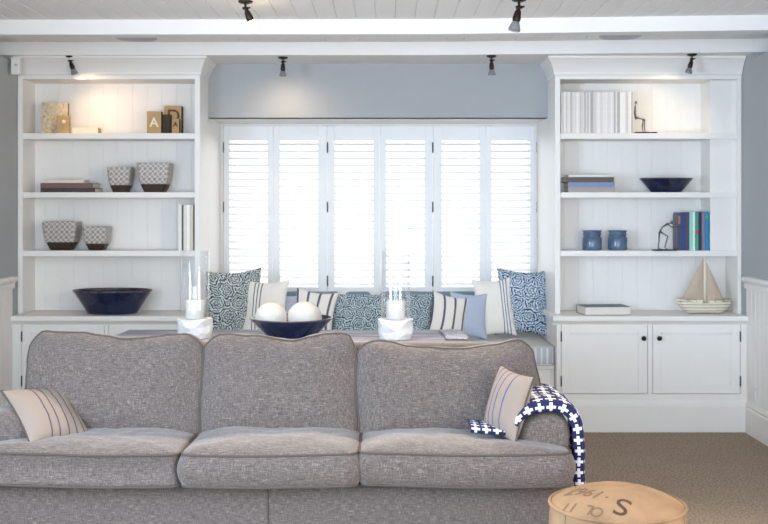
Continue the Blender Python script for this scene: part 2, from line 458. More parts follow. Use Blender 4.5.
YS = 8.45
edges = [223.2, 273.3, 327.3, 379.8, 433.0, 485.8, 536.8]
opens = [(229.6, 267.6), (280, 317.8), (334.7, 373.5), (386.2, 424.8), (442, 479.3), (491.8, 529.8)]
where = ['leftmost, next to the left bay wall', 'second from the left', 'third from the left, left of the centre joint',
         'fourth from the left, right of the centre joint', 'fifth from the left, second from the right', 'rightmost, next to the right bay wall']
for i in range(6):
    a, b = X(edges[i], YS)+.002, X(edges[i+1], YS)-.002; oa, ob = X(opens[i][0], YS), X(opens[i][1], YS)
    zb, zt, zo0, zo1 = .895, 2.242, Z(287, YS), Z(140.5, YS)
    t = empty('shutter_panel', ((a+b)/2, YS, zb), 'white slatted plantation shutter, '+where[i], 'window shutter', 'plantation shutters across the window')
    y0, y1 = YS, YS+.032
    bm = B(); box(bm, a, oa, y0, y1, zb, zt, .003); box(bm, ob, b, y0, y1, zb, zt, .003)
    box(bm, oa, ob, y0+.001, y1-.001, zo1, zt-.001, .002); box(bm, oa, ob, y0+.001, y1-.001, zb+.001, zo0, .002)
    put('shutter_frame', bm, M['shutter'], t)
    n = 21; pitch = (zo1-zo0)/n; bm = B()
    for k in range(n):
        zc = zo0 + pitch*(k+.5); th = math.radians(17)
        sec = []
        for q in range(12):
            an = 2*PI*q/12; u = .0315*math.cos(an); v = .0055*math.sin(an)
            sec.append((YS+.016 + u*math.cos(th) - v*math.sin(th), zc + u*math.sin(th) + v*math.cos(th)))
        prism(bm, sec, 'x', oa-.004, ob+.004)
    put('louvres', bm, M['shutter'], t)
    for hz in (Z(147.5, YS), Z(207, YS), Z(281, YS)):
        hx = a if i in (0, 4) else (b if i in (1, 3, 5) else a)
        hb = B(); tube(hb, [(hx, YS-.005, hz-.042), (hx, YS-.005, hz+.042)], .0055, 8)
        if i in (0, 2, 3, 5): put('hinge', hb, M['steel'], t, smooth=True)
        else: hb.free()

# ------------------------------------------------------------------ bookcases, cabinets, counters
def bookcase(side):
    if side == 'left': xo0, xi0, xi1, xo1 = XL+.004, -2.621, -1.387, -1.348
    else: xo0, xi0, xi1, xo1 = 1.198, 1.236, 2.508, XR-.004
    z0, z1 = .82, 2.54; yf = 7.53
    t = empty('bookcase', ((xo0+xo1)/2, 7.7, z0), 'white built-in bookcase with four bays, %s' % ('left of the window, lit warm by a spotlight' if side == 'left' else 'right of the window, with a boxed-out corner'), 'bookcase', 'built-in bookcases beside the window')
    bm = B(); box(bm, xo0, xi0, yf, 7.86, z0, z1, .002); put('side_panel', bm, M['white'], t)
    bm = B(); box(bm, xi1, xo1, yf, 7.86, z0, z1, .002); put('side_panel', bm, M['white'], t)
    p = grooved(xi0, xi1, .109, .07, .005, .0025)
    bm = prism(B(), [(u, 7.80+d) for u, d in p] + [(xi1, 7.83), (xi0, 7.83)], 'z', z0, z1)
    put('back_panel', bm, M['white'], t)
    put('top_rail', bx(xi0, xi1, yf, 7.80, Z(79.2, yf), z1, .002), M['white'], t)
    for zt, zb in ((2.117, 2.075), (1.692, 1.652), (1.272, 1.231)):
        put('shelf', bx(xi0, xi1, 7.545, 7.80, zb, zt, .003), M['white'], t)
    # coved crown that flares forward and towards the window
    prof = [(0, 2.53), (.012, 2.535), (.016, 2.552), (.028, 2.575), (.05, 2.605), (.082, 2.636), (.092, 2.642), (.098, 2.657)]
    bm = B(); rings = []
    s = 1 if side == 'left' else -1
    wallx, freex = (xo0, xo1) if side == 'left' else (xo1, xo0)
    for o, z in prof:
        rings.append([bm.verts.new(c) for c in ((wallx, yf-o, z), (freex+s*o*.65, yf-o, z), (freex+s*o*.65, 7.858, z), (freex-s*.02, 7.858, z), (freex-s*.02, yf+.02, z), (wallx, yf+.02, z))])
    for A, D in zip(rings, rings[1:]):
        for k in range(6): bm.faces.new((A[k], A[(k+1) % 6], D[(k+1) % 6], D[k]))
    bm.faces.new(rings[0]); bm.faces.new(rings[-1]); bmesh.ops.recalc_face_normals(bm, faces=bm.faces)
    put('crown_moulding', bm, M['white'], t)
    if side == 'right':
        put('boxed_corner', bx(2.322, xi1, 7.568, 7.80, 1.272, 2.50, .002), M['white'], t, label='boxed-out column in the back right corner')
    return t
bookcase('left'); bookcase('right')

def cabinet(side):
    if side == 'left': x0, x1 = XL+.002, -1.352; doors = [(22, 104), (109, 191)]; sgn = -1
    else: x0, x1 = 1.19, XR-.002; doors = [(561.4, 647.4), (652.8, 740.0)]
    yf = 7.40; zt = .782
    t = empty('base_cabinet', ((x0+x1)/2, 7.6, 0), 'white two-door base cabinet under the %s bookcase, %s' % (side, 'mostly hidden behind the sofa' if side == 'left' else 'standing on the bare stretch of carpet'), 'cabinet', 'base cabinets under the bookcases')
    dz0, dz1 = Z(393.6, yf), Z(324.4, yf)
    xs = [(X(a, yf), X(b, yf)) for a, b in doors]
    bm = B()   # face frame around recessed door openings
    box(bm, x0, x1, yf+.03, 7.85, 0, zt); g = .0035
    box(bm, x0, xs[0][0]-g, yf, yf+.03, 0, zt); box(bm, xs[0][1]+g, xs[1][0]-g, yf, yf+.03, 0, zt); box(bm, xs[1][1]+g, x1, yf, yf+.03, 0, zt)
    for a, b in xs:
        box(bm, a-g, b+g, yf, yf+.03, dz1+g, zt); box(bm, a-g, b+g, yf, yf+.03, 0, dz0-g)
    put('cabinet_body', bm, M['white'], t)
    px0 = x0 if side == 'left' else x0
    prof = [(yf-.001, .002), (yf-.024, .002), (yf-.024, .185), (yf-.020, .196), (yf-.012, .200), (yf-.010, .215), (yf-.004, .226), (yf-.001, .226)]
    put('plinth', prism(B(), prof, 'x', x0, x1), M['white'], t)
    for k, (a, b) in enumerate(xs):
        bm = B(); w = .062; y0, y1 = yf-.001, yf+.022
        box(bm, a, a+w, y0, y1, dz0, dz1, .0015); box(bm, b-w, b, y0, y1, dz0, dz1, .0015)
        box(bm, a+w, b-w, y0, y1, dz1-w, dz1, .0015); box(bm, a+w, b-w, y0, y1, dz0, dz0+w, .0015)
        box(bm, a+w-.002, b-w+.002, y0+.009, y1, dz0+w-.002, dz1-w+.002)
        for q in (.004,):   # bead round the panel
            box(bm, a+w, b-w, y0+.004, y0+.009, dz1-w-.007, dz1-w); box(bm, a+w, b-w, y0+.004, y0+.009, dz0+w, dz0+w+.007)
            box(bm, a+w, a+w+.007, y0+.004, y0+.009, dz0+w, dz1-w); box(bm, b-w-.007, b-w, y0+.004, y0+.009, dz0+w, dz1-w)
        d = put('door', bm, M['white'], t)
        kx = b-.031 if k == 0 else a+.041; kz = Z(338, yf)
        kb = lathe(B(), [(.007, 0), (.006, .012), (.013, .018), (.0175, .026), (.0165, .034), (.009, .039), (.001, .040)], n=20)
        kb.transform(Matrix.Translation((kx, y0, kz)) @ Matrix.Rotation(PI/2, 4, 'X'))
        put('knob', kb, M['black'], d, smooth=True)
        hx = a-.0015 if k == 0 else b+.0015
        for hz in (Z(336.5, yf), Z(381, yf)):
            put('hinge', tube(B(), [(hx, y0-.004, hz-.036), (hx, y0-.004, hz+.036)], .005, 8), M['steel'], d, smooth=True)
    c0, c1 = (x0, -1.35) if side == 'left' else (1.158, x1)
    bm = B(); box(bm, c0, c1, 7.365, 7.865, .7835, .8185, .006, 3)
    prism(bm, [(7.40, .7832), (7.372, .7832), (7.378, .775), (7.392, .768), (7.3995, .755)], 'x', c0, c1)
    o = put('countertop', bm, M['white']); tag(o, 'white painted countertop on the %s cabinet, below the bookcase' % side, 'countertop', 'countertops on the base cabinets')
cabinet('left'); cabinet('right')

# window seat: bench base, mattress, back bolsters
t = empty('window_seat_bench', (-.075, 7.9, 0), 'white boarded bench base of the window seat, between the two cabinets', 'bench')
p = grooved(-1.348, 1.186, .085, .04, .006, .004)
bm = prism(B(), [(u, 7.50+d) for u, d in p] + [(1.186, 8.6), (-1.348, 8.6)], 'z', 0.002, .43)
put('bench_body', bm, M['white'], t)
put('bench_top', bx(-1.346, 1.186, 7.475, 8.6, .43, .458, .005), M['white'], t)
put('plinth', bx(-1.346, 1.186, 7.478, 7.498, .002, .2, .004), M['white'], t)

def rrect(x0, x1, y0, y1, r, step=.03):
    pts = []
    cs = [((x1-r, y0+r), -PI/2), ((x1-r, y1-r), 0), ((x0+r, y1-r), PI/2), ((x0+r, y0+r), PI)]
    for (cx, cy), a0 in cs:
        for k in range(7):
            a = a0 + PI/2*k/6; pts.append((cx+r*math.cos(a), cy+r*math.sin(a)))
    return resample(pts, step)
def rpoly(poly, r, step=.03):
    """polygon with rounded corners; r one radius or one for each corner"""
    out = []; n = len(poly)
    for i in range(n):
        a, b, c = Vector(poly[i-1]), Vector(poly[i]), Vector(poly[(i+1) % n])
        rr = r[i] if isinstance(r, (list, tuple)) else r
        rr = min(rr, (a-b).length*.45, (c-b).length*.45)
        p, q = b+(a-b).normalized()*rr, b+(c-b).normalized()*rr
        for k in range(7):
            s = k/6; out.append(tuple(p*(1-s)**2 + b*2*s*(1-s) + q*s*s))
    return resample(out, step)
def resample(pts, step):
    out = []; n = len(pts)
    for i in range(n):
        a, b = Vector(pts[i]), Vector(pts[(i+1) % n]); L = (b-a).length
        k = max(1, int(round(L/step)))
        for j in range(k): out.append(tuple(a+(b-a)*j/k))
    return out

def cushion(outline, h, crown_t, crown_b, bulge=.012, wr=.006, seed=0, deform=None, rings=16, fill=2.6, centre=None):
    """boxed cushion: side band between two piped edges, crowned faces. Returns mesh, piping paths"""
    n = len(outline); O = [Vector((x, y, 0)) for x, y in outline]
    ce = sum(O, Vector())/n if centre is None else Vector((*centre, 0))
    nor = []
    for i in range(n):
        tn = (O[(i+1) % n]-O[i-1]).normalized(); nor.append(Vector((tn.y, -tn.x, 0)))
    def dz(p, amp):
        q = Vector((p.x*5+seed*7.3, p.y*5+seed*3.1, p.z*5))
        q2 = Vector((p.x*17+seed*2.3, p.y*17, p.z*9+seed))
        return amp*(noise.noise(q) + .45*noise.noise(q2))
    df = deform or (lambda p: p)
    bm = B(); layers = []
    uvv = {}
    def add(p, u, v):
        vv = bm.verts.new(df(p)); uvv[vv] = (u, v); return vv
    per = [0]
    for i in range(n): per.append(per[-1]+(O[(i+1) % n]-O[i]).length)
    def faceL(sign, crown):
        L = []
        for k in range(1, rings):
            s = 1-(k/rings)**1.35
            f = (1-s**fill)**.75
            L.append([(ce+(O[i]-ce)*s+Vector((0, 0, sign*(h/2+crown*f))), i) for i in range(n)])
        return L
    K = 6
    bot = []
    for L in faceL(-1, crown_b)[::-1]: bot.append(L)
    side = []
    for k in range(K+1):
        z = -h/2+h*k/K; off = bulge*math.sin(PI*k/K)
        side.append([(O[i]+nor[i]*off+Vector((0, 0, z)), i) for i in range(n)])
    top = faceL(1, crown_t)
    seq = [(L, 'b') for L in bot]+[(L, 's') for L in side]+[(L, 't') for L in top]
    vr = []
    for L, kind in seq:
        row = []
        for p, i in L:
            w = dz(p, wr*(1 if kind != 's' else .7))
            if kind == 's': p = p+nor[i]*w
            else: p = p+Vector((0, 0, w if kind == 't' else -w))
            if kind == 's': row.append(add(p, p.x, p.z+p.y if False else p.y*0+p.z))
            else: row.append(add(p, p.x, p.y))
        vr.append(row)
    for A, D in zip(vr, vr[1:]):
        for k in range(n): bm.faces.new((A[k], A[(k+1) % n], D[(k+1) % n], D[k]))
    c0 = add(ce+Vector((0, 0, -(h/2+crown_b)-dz(ce, wr)*0)), ce.x, ce.y); c1 = add(ce+Vector((0, 0, h/2+crown_t+dz(ce+Vector((0,0,h/2+crown_t)), wr))), ce.x, ce.y)
    for k in range(n):
        bm.faces.new((vr[0][(k+1) % n], vr[0][k], c0)); bm.faces.new((vr[-1][k], vr[-1][(k+1) % n], c1))
    uvl = bm.loops.layers.uv.new('UVMap')
    for f in bm.faces:
        for lp in f.loops: lp[uvl].uv = uvv[lp.vert]
    ib = len(bot); it = ib+K
    pb = [v.co.copy() for v in vr[ib]]; pt = [v.co.copy() for v in vr[it]]
    return bm, pb, pt

out = rpoly([(-1.335, 7.475), (1.195, 7.455), (1.195, 8.34), (-1.335, 8.34)], [.05, .10, .03, .03], .05)
bm, pb, pt = cushion(out, .125, .012, .004, .008, .004, 3, lambda p: p+Vector((0, 0, .462+.064)), 12, 8)
t = empty('window_seat_mattress', (-.075, 7.9, .46), 'long grey linen mattress of the window seat, striped along its front', 'seat cushion')
mt = put('mattress', bm, M['seatlinen'], t, smooth=True)
mt.data.materials.append(M['ticking'])
for f in mt.data.polygons:
    if abs(f.normal.z) < .5: f.material_index = 1
pm = B(); tube(pm, pt, .006, 8, True); tube(pm, pb, .006, 8, True); put('piping', pm, M['seatlinen'], t, smooth=True)

def roll(x0, x1, label):
    out = rpoly([(x0, 0), (x1, 0), (x1, .305), (x0, .305)], .045, .03)
    bm, pb, pt = cushion(out, .05, .02, .02, .005, .006, x0)
    m = Matrix.Translation((0, 8.30, .612)) @ Matrix.Rotation(math.radians(84), 4, 'X')
    bm.transform(m)
    tag(put('back_cushion', bm, M['slate'], smooth=True), label, 'cushion', 'slate back cushions along the window')
roll(X(283, 8.3), X(340, 8.3), 'slate blue back cushion behind the bowl and the wide-striped pillow')
roll(X(345, 8.3), X(368, 8.3)+.02, 'narrow slate blue back cushion showing above the long scroll pillow')
roll(X(380, 8.3), X(478, 8.3), 'long slate blue back cushion behind the right-hand pillows under the shutters')

# ------------------------------------------------------------------ throw pillows
def pillow(name, w, h, t, mat, pos, rx=12, ry=0, rz=0, label='', group=None, pinch=.13, seed=0, piping=None, N=26):
    """knife-edge pillow standing on its lower edge at pos"""
    bm = B(); uvl = bm.loops.layers.uv.new('UVMap'); uvv = {}
    def surf(u, v, s):
        x = u*w/2*(1-pinch*(1-v*v)); z = v*h/2*(1-pinch*(1-u*u))
        th = t/2*((1-abs(u)**2.4)*(1-abs(v)**2.4))**.55
        wv = .004*noise.noise(Vector((x*14+seed, z*14, s*3))) + .003*noise.noise(Vector((x*34, z*34+seed, s*3)))
        e = (1-u**4)*(1-v**4)
        return Vector((x, -s*(th+wv*e), z+h/2))
    def par(i):
        a = -1+2*i/N; return math.sin(a*PI/2)*.55+a*.45
    F_ = [[None]*(N+1) for _ in range(N+1)]; K_ = [[None]*(N+1) for _ in range(N+1)]
    for i in range(N+1):
        for j in range(N+1):
            u, v = par(i), par(j)
            F_[i][j] = bm.verts.new(surf(u, v, 1)); uvv[F_[i][j]] = (u*w/2, v*h/2)
            if i in (0, N) or j in (0, N): K_[i][j] = F_[i][j]
            else:
                K_[i][j] = bm.verts.new(surf(u, v, -1)); uvv[K_[i][j]] = (u*w/2, v*h/2)
    for i in range(N):
        for j in range(N):
            bm.faces.new((F_[i][j], F_[i+1][j], F_[i+1][j+1], F_[i][j+1]))
            bm.faces.new((K_[i][j], K_[i][j+1], K_[i+1][j+1], K_[i+1][j]))
    for f in bm.faces:
        for lp in f.loops: lp[uvl].uv = uvv[lp.vert]
    rim = [F_[i][0].co.copy() for i in range(N+1)]+[F_[N][j].co.copy() for j in range(1, N+1)]+[F_[i][N].co.copy() for i in range(N-1, -1, -1)]+[F_[0][j].co.copy() for j in range(N-1, 0, -1)]
    m = Matrix.Translation(pos) @ Euler((math.radians(-rx), math.radians(ry), math.radians(rz)), 'XYZ').to_matrix().to_4x4()
    if piping is None:
        o = put(name, bm, mat, None, m, smooth=True); tag(o, label, 'pillow', group); return o
    tt = bpy.data.objects.new(name, None); C.objects.link(tt); tt.matrix_basis = m; WM[tt.name] = m; tag(tt, label, 'pillow', group); tt.empty_display_size = .05
    put('pillow_cover', bm, mat, tt, smooth=True, world=False)
    pm = tube(B(), rim, .0045, 6, True); put('piping', pm, piping, tt, smooth=True, world=False)
    return tt
GP = 'pillows lined up on the window seat'
ZS = .606
def seat_pillow(px0, px1, pytop, Y, **k):
    """sizes of a pillow seen between two columns with its top at a row"""
    w = (px1-px0)*Y/F; h = Z(pytop, Y)-ZS
    return w, h, Vector((X((px0+px1)/2, Y), Y, ZS))
w, h, p = .52, .525, Vector((-1.125, 7.87, ZS))
pillow('throw_pillow', w, h, .14, M['suzani'], p, 10, 0, 38, 'large square teal scroll-patterned pillow at the left end of the window seat', GP)
w, h, p = seat_pillow(238, 287, 280, 7.80)
pillow('throw_pillow', w, h*1.03, .13, M['stripe3'], p+Vector((0, .02, 0)), 16, -2, -16, 'cream pillow with three thin dark stripes, behind the left side of the table bowl', GP)
w, h, p = seat_pillow(264, 303, 293, 7.80)
pillow('throw_pillow', w, h, .10, M['lilac'], p+Vector((.0, .06, 0)), 18, 0, -14, 'plain lilac pillow mostly hidden behind the white balls', GP)
w, h, p = seat_pillow(287, 331, 290, 7.72)
pillow('throw_pillow', w, h*1.02, .12, M['stripe4'], p+Vector((.01, -.02, 0)), 14, 6, -8, 'cream pillow with wide grey stripes, rising behind the right edge of the table bowl', GP)
w, h, p = seat_pillow(331, 434, 293, 7.74)
pillow('throw_pillow', w, h, .13, M['suzani_small'], p, 16, 0, 0, 'long teal scroll-patterned lumbar pillow behind the right-hand hurricane', GP, pinch=.05)
w, h, p = seat_pillow(426, 464, 294, 7.70)
pillow('throw_pillow', w*1.05, h*1.04, .13, M['stripe4'], p, 16, 13, 14, 'cream pillow with wide grey stripes leaning beside the periwinkle pillow', GP)
w, h, p = seat_pillow(449, 488, 294, 7.80)
pillow('throw_pillow', w, h*1.06, .12, M['periwinkle'], p, 16, 4, 8, 'plain periwinkle blue pillow between two cream striped ones', GP)
w, h, p = seat_pillow(477, 518, 280, 7.90)
pillow('throw_pillow', w, h*1.06, .13, M['stripe3r'], p, 14, -3, 8, 'cream pillow with three thin blue stripes on its right side', GP)
w, h, p = seat_pillow(495, 553.5, 271, 7.98)
pillow('throw_pillow', w*.97, h*1.06, .15, M['suzani_blue'], p+Vector((-.012, -.02, 0)), 12, 2, -6, 'large square blue scroll-patterned pillow at the right end of the window seat', GP)

# ------------------------------------------------------------------ sofa
SX = -.4975
sofa = empty('sofa', (SX, 4.9, 0), 'large three-seat sofa in grey tweed with piped cushions, in the foreground', 'sofa')
put('sofa_base', bx(SX-1.22, SX+1.22, 4.50, 5.26, .07, .375, .02, 3), M['tweed'], sofa, smooth=False)
put('base_seam', tube(B(), [(X(268, 4.5), 4.499, .08), (X(268, 4.5), 4.499, .37)], .004, 6), M['piping'], sofa)
bm = bx(SX-1.20, SX+1.20, 5.14, 5.27, .07, .905, .045, 4); put('sofa_back', bm, M['tweed'], sofa, smooth=True)
bm = B()
xs = (SX-1.12, SX+1.12)
for fx in xs:
    for fy in (4.52, 5.18):
        put('foot', lathe(B(), [(.022, .001), (.03, .03), (.034, .072)], fx, fy, 16), M['woodside'], sofa, smooth=True)
def arm(s):
    """s=+1 right arm. Low padded arm with a rounded, slightly flared top"""
    poly = [(1.06, .10), (1.26, .10), (1.285, .45), (1.292, .60), (1.275, .655), (1.225, .680), (1.165, .678), (1.11, .650), (1.078, .60), (1.062, .52)]
    poly = [(SX+s*a, b) for a, b in poly]
    if s < 0: poly = poly[::-1]
    O = resample([tuple(p) for p in rpoly(poly, .04, .02)], .02)
    ce = Vector((sum(p[0] for p in O)/len(O), sum(p[1] for p in O)/len(O)))
    bm = B(); rings = []
    seq = [(.05, 4.555), (.5, 4.553), (.80, 4.556), (.93, 4.564), (.975, 4.578), (1, 4.60)]+[(1, 4.60+.65*k/18) for k in range(1, 18)]+[(1, 5.24), (.97, 5.26), (.05, 5.265)]
    for sc, y in seq:
        row = []
        for (x, z) in O:
            q = Vector((x, z)); q = ce+(q-ce)*sc
            d = .004*noise.noise(Vector((q.x*9, y*9, q.y*9)))
            row.append(bm.verts.new((q.x+d, y, q.y+d)))
        rings.append(row)
    n = len(O)
    for A, D in zip(rings, rings[1:]):
        for k in range(n): bm.faces.new((A[k], A[(k+1) % n], D[(k+1) % n], D[k]))
    bm.faces.new(rings[0]); bm.faces.new(rings[-1]); bmesh.ops.recalc_face_normals(bm, faces=bm.faces)
    a = put('armrest', bm, M['tweed'], sofa, smooth=True)
    pm = tube(B(), [(ce.x+(x-ce.x)*.985, 4.570, ce.y+(z-ce.y)*.985) for x, z in O if z > .3][::1], .005, 6)
    pm.free()
arm(1); arm(-1)
# seat cushions
zt, zb = .532, .398
zc = (zt+zb)/2; hb = zt-zb
def seat(poly, rad, crown, seed, ce):
    out = rpoly(poly, rad, .025)
    def df(p):
        sag = -.010*math.exp(-((p.x-ce[0])/.25)**2)*0
        return p+Vector((0, 0, zc+.006*math.sin(p.x*5+seed)))
    bm, pb, pt = cushion(out, hb, crown, .002, .022, .009, seed, df, 20, 3.2, ce)
    c = put('seat_cushion', bm, M['tweed'], sofa, smooth=True)
    pm = B(); tube(pm, pt, .0055, 8, True); tube(pm, pb, .0055, 8, True)
    put('piping', pm, M['piping'], c, smooth=True, world=True)
xl, xr = SX-.374, SX+.374
seat([(xl+.002, 4.40), (xr-.002, 4.40), (xr-.002, 4.98), (xl+.002, 4.98)], .045, .048, 1.3, (SX, 4.68))
seat([(xr+.004, 4.41), (.775, 4.41), (.775, 4.545), (.555, 4.56), (.555, 4.98), (xr+.004, 4.98)], [.045, .07, .03, .03, .04, .045], .040, 2.7, (.22, 4.60))
seat([(xl-.004, 4.41), (xl-.004, 4.98), (2*SX-.555, 4.98), (2*SX-.555, 4.56), (2*SX-.775, 4.545), (2*SX-.775, 4.41)][::-1], [.07, .03, .03, .04, .045, .045], .040, 4.1, (2*SX-.22, 4.60))
# back cushions
def backc(x0b, x1b, x0t, x1t, tops, seed):
    H = .475
    out = rpoly([(x0b, 0), (x1b, 0), (x1t, H), (x0t, H)], [.04, .04, .07, .07], .025)
    YT = 5.02
    m = Matrix.Translation((0, 4.86, .495)) @ Matrix.Rotation(math.radians(77), 4, 'X')
    def topf(u):
        for (a, ya), (b, yb) in zip(tops, tops[1:]):
            if u <= b:
                k = max(0, (u-a)/(b-a)); k = k*k*(3-2*k); return ya+(yb-ya)*k
        return tops[-1][1]
    def df(p):
        u = (p.x-x0t)/(x1t-x0t); v = max(0, p.y/H)
        dz = (337.7-topf(u))/209.0
        q = Vector((p.x, p.y+dz*min(1, v)**2, p.z))
        return m @ q
    bm, pb, pt = cushion(out, .12, .068, .01, .012, .014, seed, df, 20, 2.6, ((x0b+x1b)/2, H*.45))
    c = put('back_cushion', bm, M['tweed'], sofa, smooth=True)
    pm = B(); tube(pm, pt, .0055, 8, True); tube(pm, pb, .0055, 8, True); put('piping', pm, M['piping'], c, smooth=True)
backc(-1.69, -.868, -1.665, -.862, [(0, 338), (.06, 334), (.25, 335), (.58, 340), (.9, 337), (1, 341)], 5.5)
backc(-.862, -.146, -.858, -.150, [(0, 342), (.12, 337), (.3, 338), (.58, 341), (.82, 335), (.95, 336), (1, 343)], 8.2)
backc(-.140, .722, -.138, .675, [(0, 345), (.1, 343), (.3, 348), (.62, 350), (.78, 347), (.92, 341), (1, 345)], 9.9)

GS = 'striped linen pillows on the sofa'
def pillow_axes(centre, U, V, t, mat, label, seed):
    U = Vector(U); V = Vector(V); w, h = U.length, V.length; u = U.normalized()
    zz = (V-u*V.dot(u)).normalized(); yy = zz.cross(u)
    o = pillow('throw_pillow', w*1.06, h*1.06, t, mat, Vector((0, 0, 0)), label=label, group=GS, pinch=.09, seed=seed, piping=M['piping'])
    m = Matrix((u, yy, zz)).transposed().to_4x4()
    o.matrix_basis = Matrix.Translation(centre) @ m @ Matrix.Translation((0, 0, -h*.53)); WM[o.name] = o.matrix_basis.copy()
pillow_axes((X(47.5, 4.70), 4.70, Z(415, 4.70)), (.195, .22, -.025), (-.205, .165, .190), .13, M['stripe_sofa'], 'striped linen pillow lying back against the left armrest of the sofa', 3)
pillow_axes((X(508, 4.64), 4.64, Z(403.5, 4.64)), (.115, -.20, -.022), (.078, .02, .275), .13, M['stripe_sofa2'], 'striped linen pillow propped on the navy throw by the right armrest', 9)

# navy throw over the right arm
def throw():
    prof = [(.36, .588), (.43, .584), (.50, .580), (.540, .584), (.562, .612), (.580, .648), (.615, .674), (.665, .686), (.722, .687), (.768, .668), (.796, .62), (.802, .55), (.803, .47), (.804, .39), (.805, .315)]
    P2 = [Vector(p) for p in prof]; pts = []
    for i in range(len(P2)-1):
        a, b, c, d = P2[max(0, i-1)], P2[i], P2[i+1], P2[min(len(P2)-1, i+2)]
        for k in range(5):
            q = k/5; pts.append(.5*((2*b)+(c-a)*q+(2*a-5*b+4*c-d)*q*q+(3*b-a-3*c+d)*q**3))
    pts.append(P2[-1]); L = [0]
    for a, b in zip(pts, pts[1:]): L.append(L[-1]+(b-a).length)
    # the folded front edge stands up from the arm, rolls over and runs back
    fold = [(.002, 4.545), (.25, 4.538), (.55, 4.536), (.80, 4.540), (.95, 4.552), (1.0, 4.570)] + [(1.0, 4.570+.40*k/22) for k in range(1, 23)]
    bm = B(); uvl = bm.loops.layers.uv.new('UVMap'); uvv = {}; G_ = []
    for i, p in enumerate(pts):
        row = []; a = L[i]/L[-1]
        th = .020+.030*min(1, max(0, (a-.18)/.25))
        tn = (pts[min(i+1, len(pts)-1)]-pts[max(i-1, 0)]).normalized(); nn = Vector((-tn.y, tn.x)); v = 0; last = None
        for f, y in fold:
            yy = y+.006*math.sin(L[i]*14)+(.05*(1-min(1, a/.25)))
            off = f*th+.004*noise.noise(Vector((L[i]*12, y*9, 2)))+(.004*math.sin(y*30+L[i]*4) if y > 4.60 else 0)
            if last is not None: v += math.hypot(off-last[0], yy-last[1])
            last = (off, yy)
            q = p+nn*off; vv = bm.verts.new((q.x, yy, q.y)); uvv[vv] = (L[i], v); row.append(vv)
        G_.append(row)
    for A, D in zip(G_, G_[1:]):
        for j in range(len(A)-1): bm.faces.new((A[j], A[j+1], D[j+1], D[j]))
    for f in bm.faces:
        for lp in f.loops: lp[uvl].uv = uvv[lp.vert]
    bmesh.ops.recalc_face_normals(bm, faces=bm.faces)
    o = put('knitted_throw', bm, M['throw'], smooth=True)
    sm = o.modifiers.new('thick', 'SOLIDIFY'); sm.thickness = .006; sm.offset = 0
    tag(o, 'navy knitted throw with white crosses draped over the right armrest of the sofa', 'throw')
throw()

# ------------------------------------------------------------------ table behind the sofa, with its things
TZ = .86
t = empty('console_table', (-.53, 5.82, 0), 'long greywashed plank table standing behind the sofa', 'table')
tx0, tx1 = X(128, 6.15), X(462, 6.15)
put('tabletop', bx(tx0, tx1, 5.46, 6.16, TZ-.04, TZ, .006, 3), M['plank'], t)
put('apron', bx(tx0+.06, tx1-.06, 5.52, 6.10, TZ-.13, TZ-.0405), M['plank'], t)
for lx in (tx0+.09, tx1-.09):
    for ly in (5.55, 6.07):
        put('leg', bx(lx-.035, lx+.035, ly-.035, ly+.035, .001, TZ-.131, .004), M['plank'], t)

def hurricane(px, Y, label):
    cx = X(px, Y)
    t = empty('hurricane_candle_holder', (cx, Y, TZ), label, 'candle holder', 'hurricane candle holders on the table')
    rnd = random.Random(5); bm = B(); n = 12; rings = []
    for k, (z, r) in enumerate(((.001, .088), (.012, .090), (.04, .096), (.07, .098), (.098, .100), (.108, .099))):
        row = []
        for q in range(n):
            a = 2*PI*(q+.5*(k % 2))/n
            rr = r+(rnd.uniform(-.009, .008) if 1 < k < 5 else 0)
            row.append(bm.verts.new((cx+rr*math.cos(a), Y+rr*math.sin(a), TZ+z+(rnd.uniform(-.008, .008) if 1 < k < 4 else 0))))
        rings.append(row)
    inner = [bm.verts.new((cx+.084*math.cos(2*PI*(q+.5)/n), Y+.084*math.sin(2*PI*(q+.5)/n), TZ+.106)) for q in range(n)]
    rings.append(inner)
    for k, (A, D) in enumerate(zip(rings, rings[1:])):
        for q in range(n):
            a, b, c, d = A[q], A[(q+1) % n], D[(q+1) % n], D[q]
            if k % 2 == 0: bm.faces.new((a, b, d)); bm.faces.new((b, c, d))
            else: bm.faces.new((a, b, c)); bm.faces.new((a, c, d))
    bm.faces.new(rings[0][::-1]); bm.faces.new(inner)
    put('faceted_base', bm, M['ceramic_white'], t)
    r = .0795; h1 = Z(251, Y)
    bm = lathe(B(), [(r, TZ+.1065), (r, h1-.002), (r-.001, h1), (r-.003, h1), (r-.004, h1-.002), (r-.004, TZ+.1065)], cx, Y, 56, cap0=False, cap1=False)
    put('glass_cylinder', bm, M['glass'], t, smooth=True)
    ct = empty('candle', (cx, Y, TZ+.1065), 'thick cream pillar candle inside the '+('left' if px < 300 else 'right')+' hurricane glass', 'candle', 'pillar candles in the hurricanes')
    ht = Z(300, Y)
    bm = lathe(B(), [(.048, TZ+.107), (.0505, TZ+.111), (.0505, ht-.006), (.047, ht), (.036, ht-.003), (.012, ht-.007), (.002, ht-.007)], cx, Y, 36)
    put('wax', bm, M['cream_wax'], ct, smooth=True)
    put('wick', tube(B(), [(cx, Y, ht-.008), (cx+.001, Y, ht+.004), (cx+.003, Y, ht+.012)], .0012, 6), M['black'], ct)
hurricane(194.7, 5.75, 'white faceted hurricane holder with tall clear glass, left one on the table')
hurricane(395.6, 5.72, 'white faceted hurricane holder with tall clear glass, right one on the table')

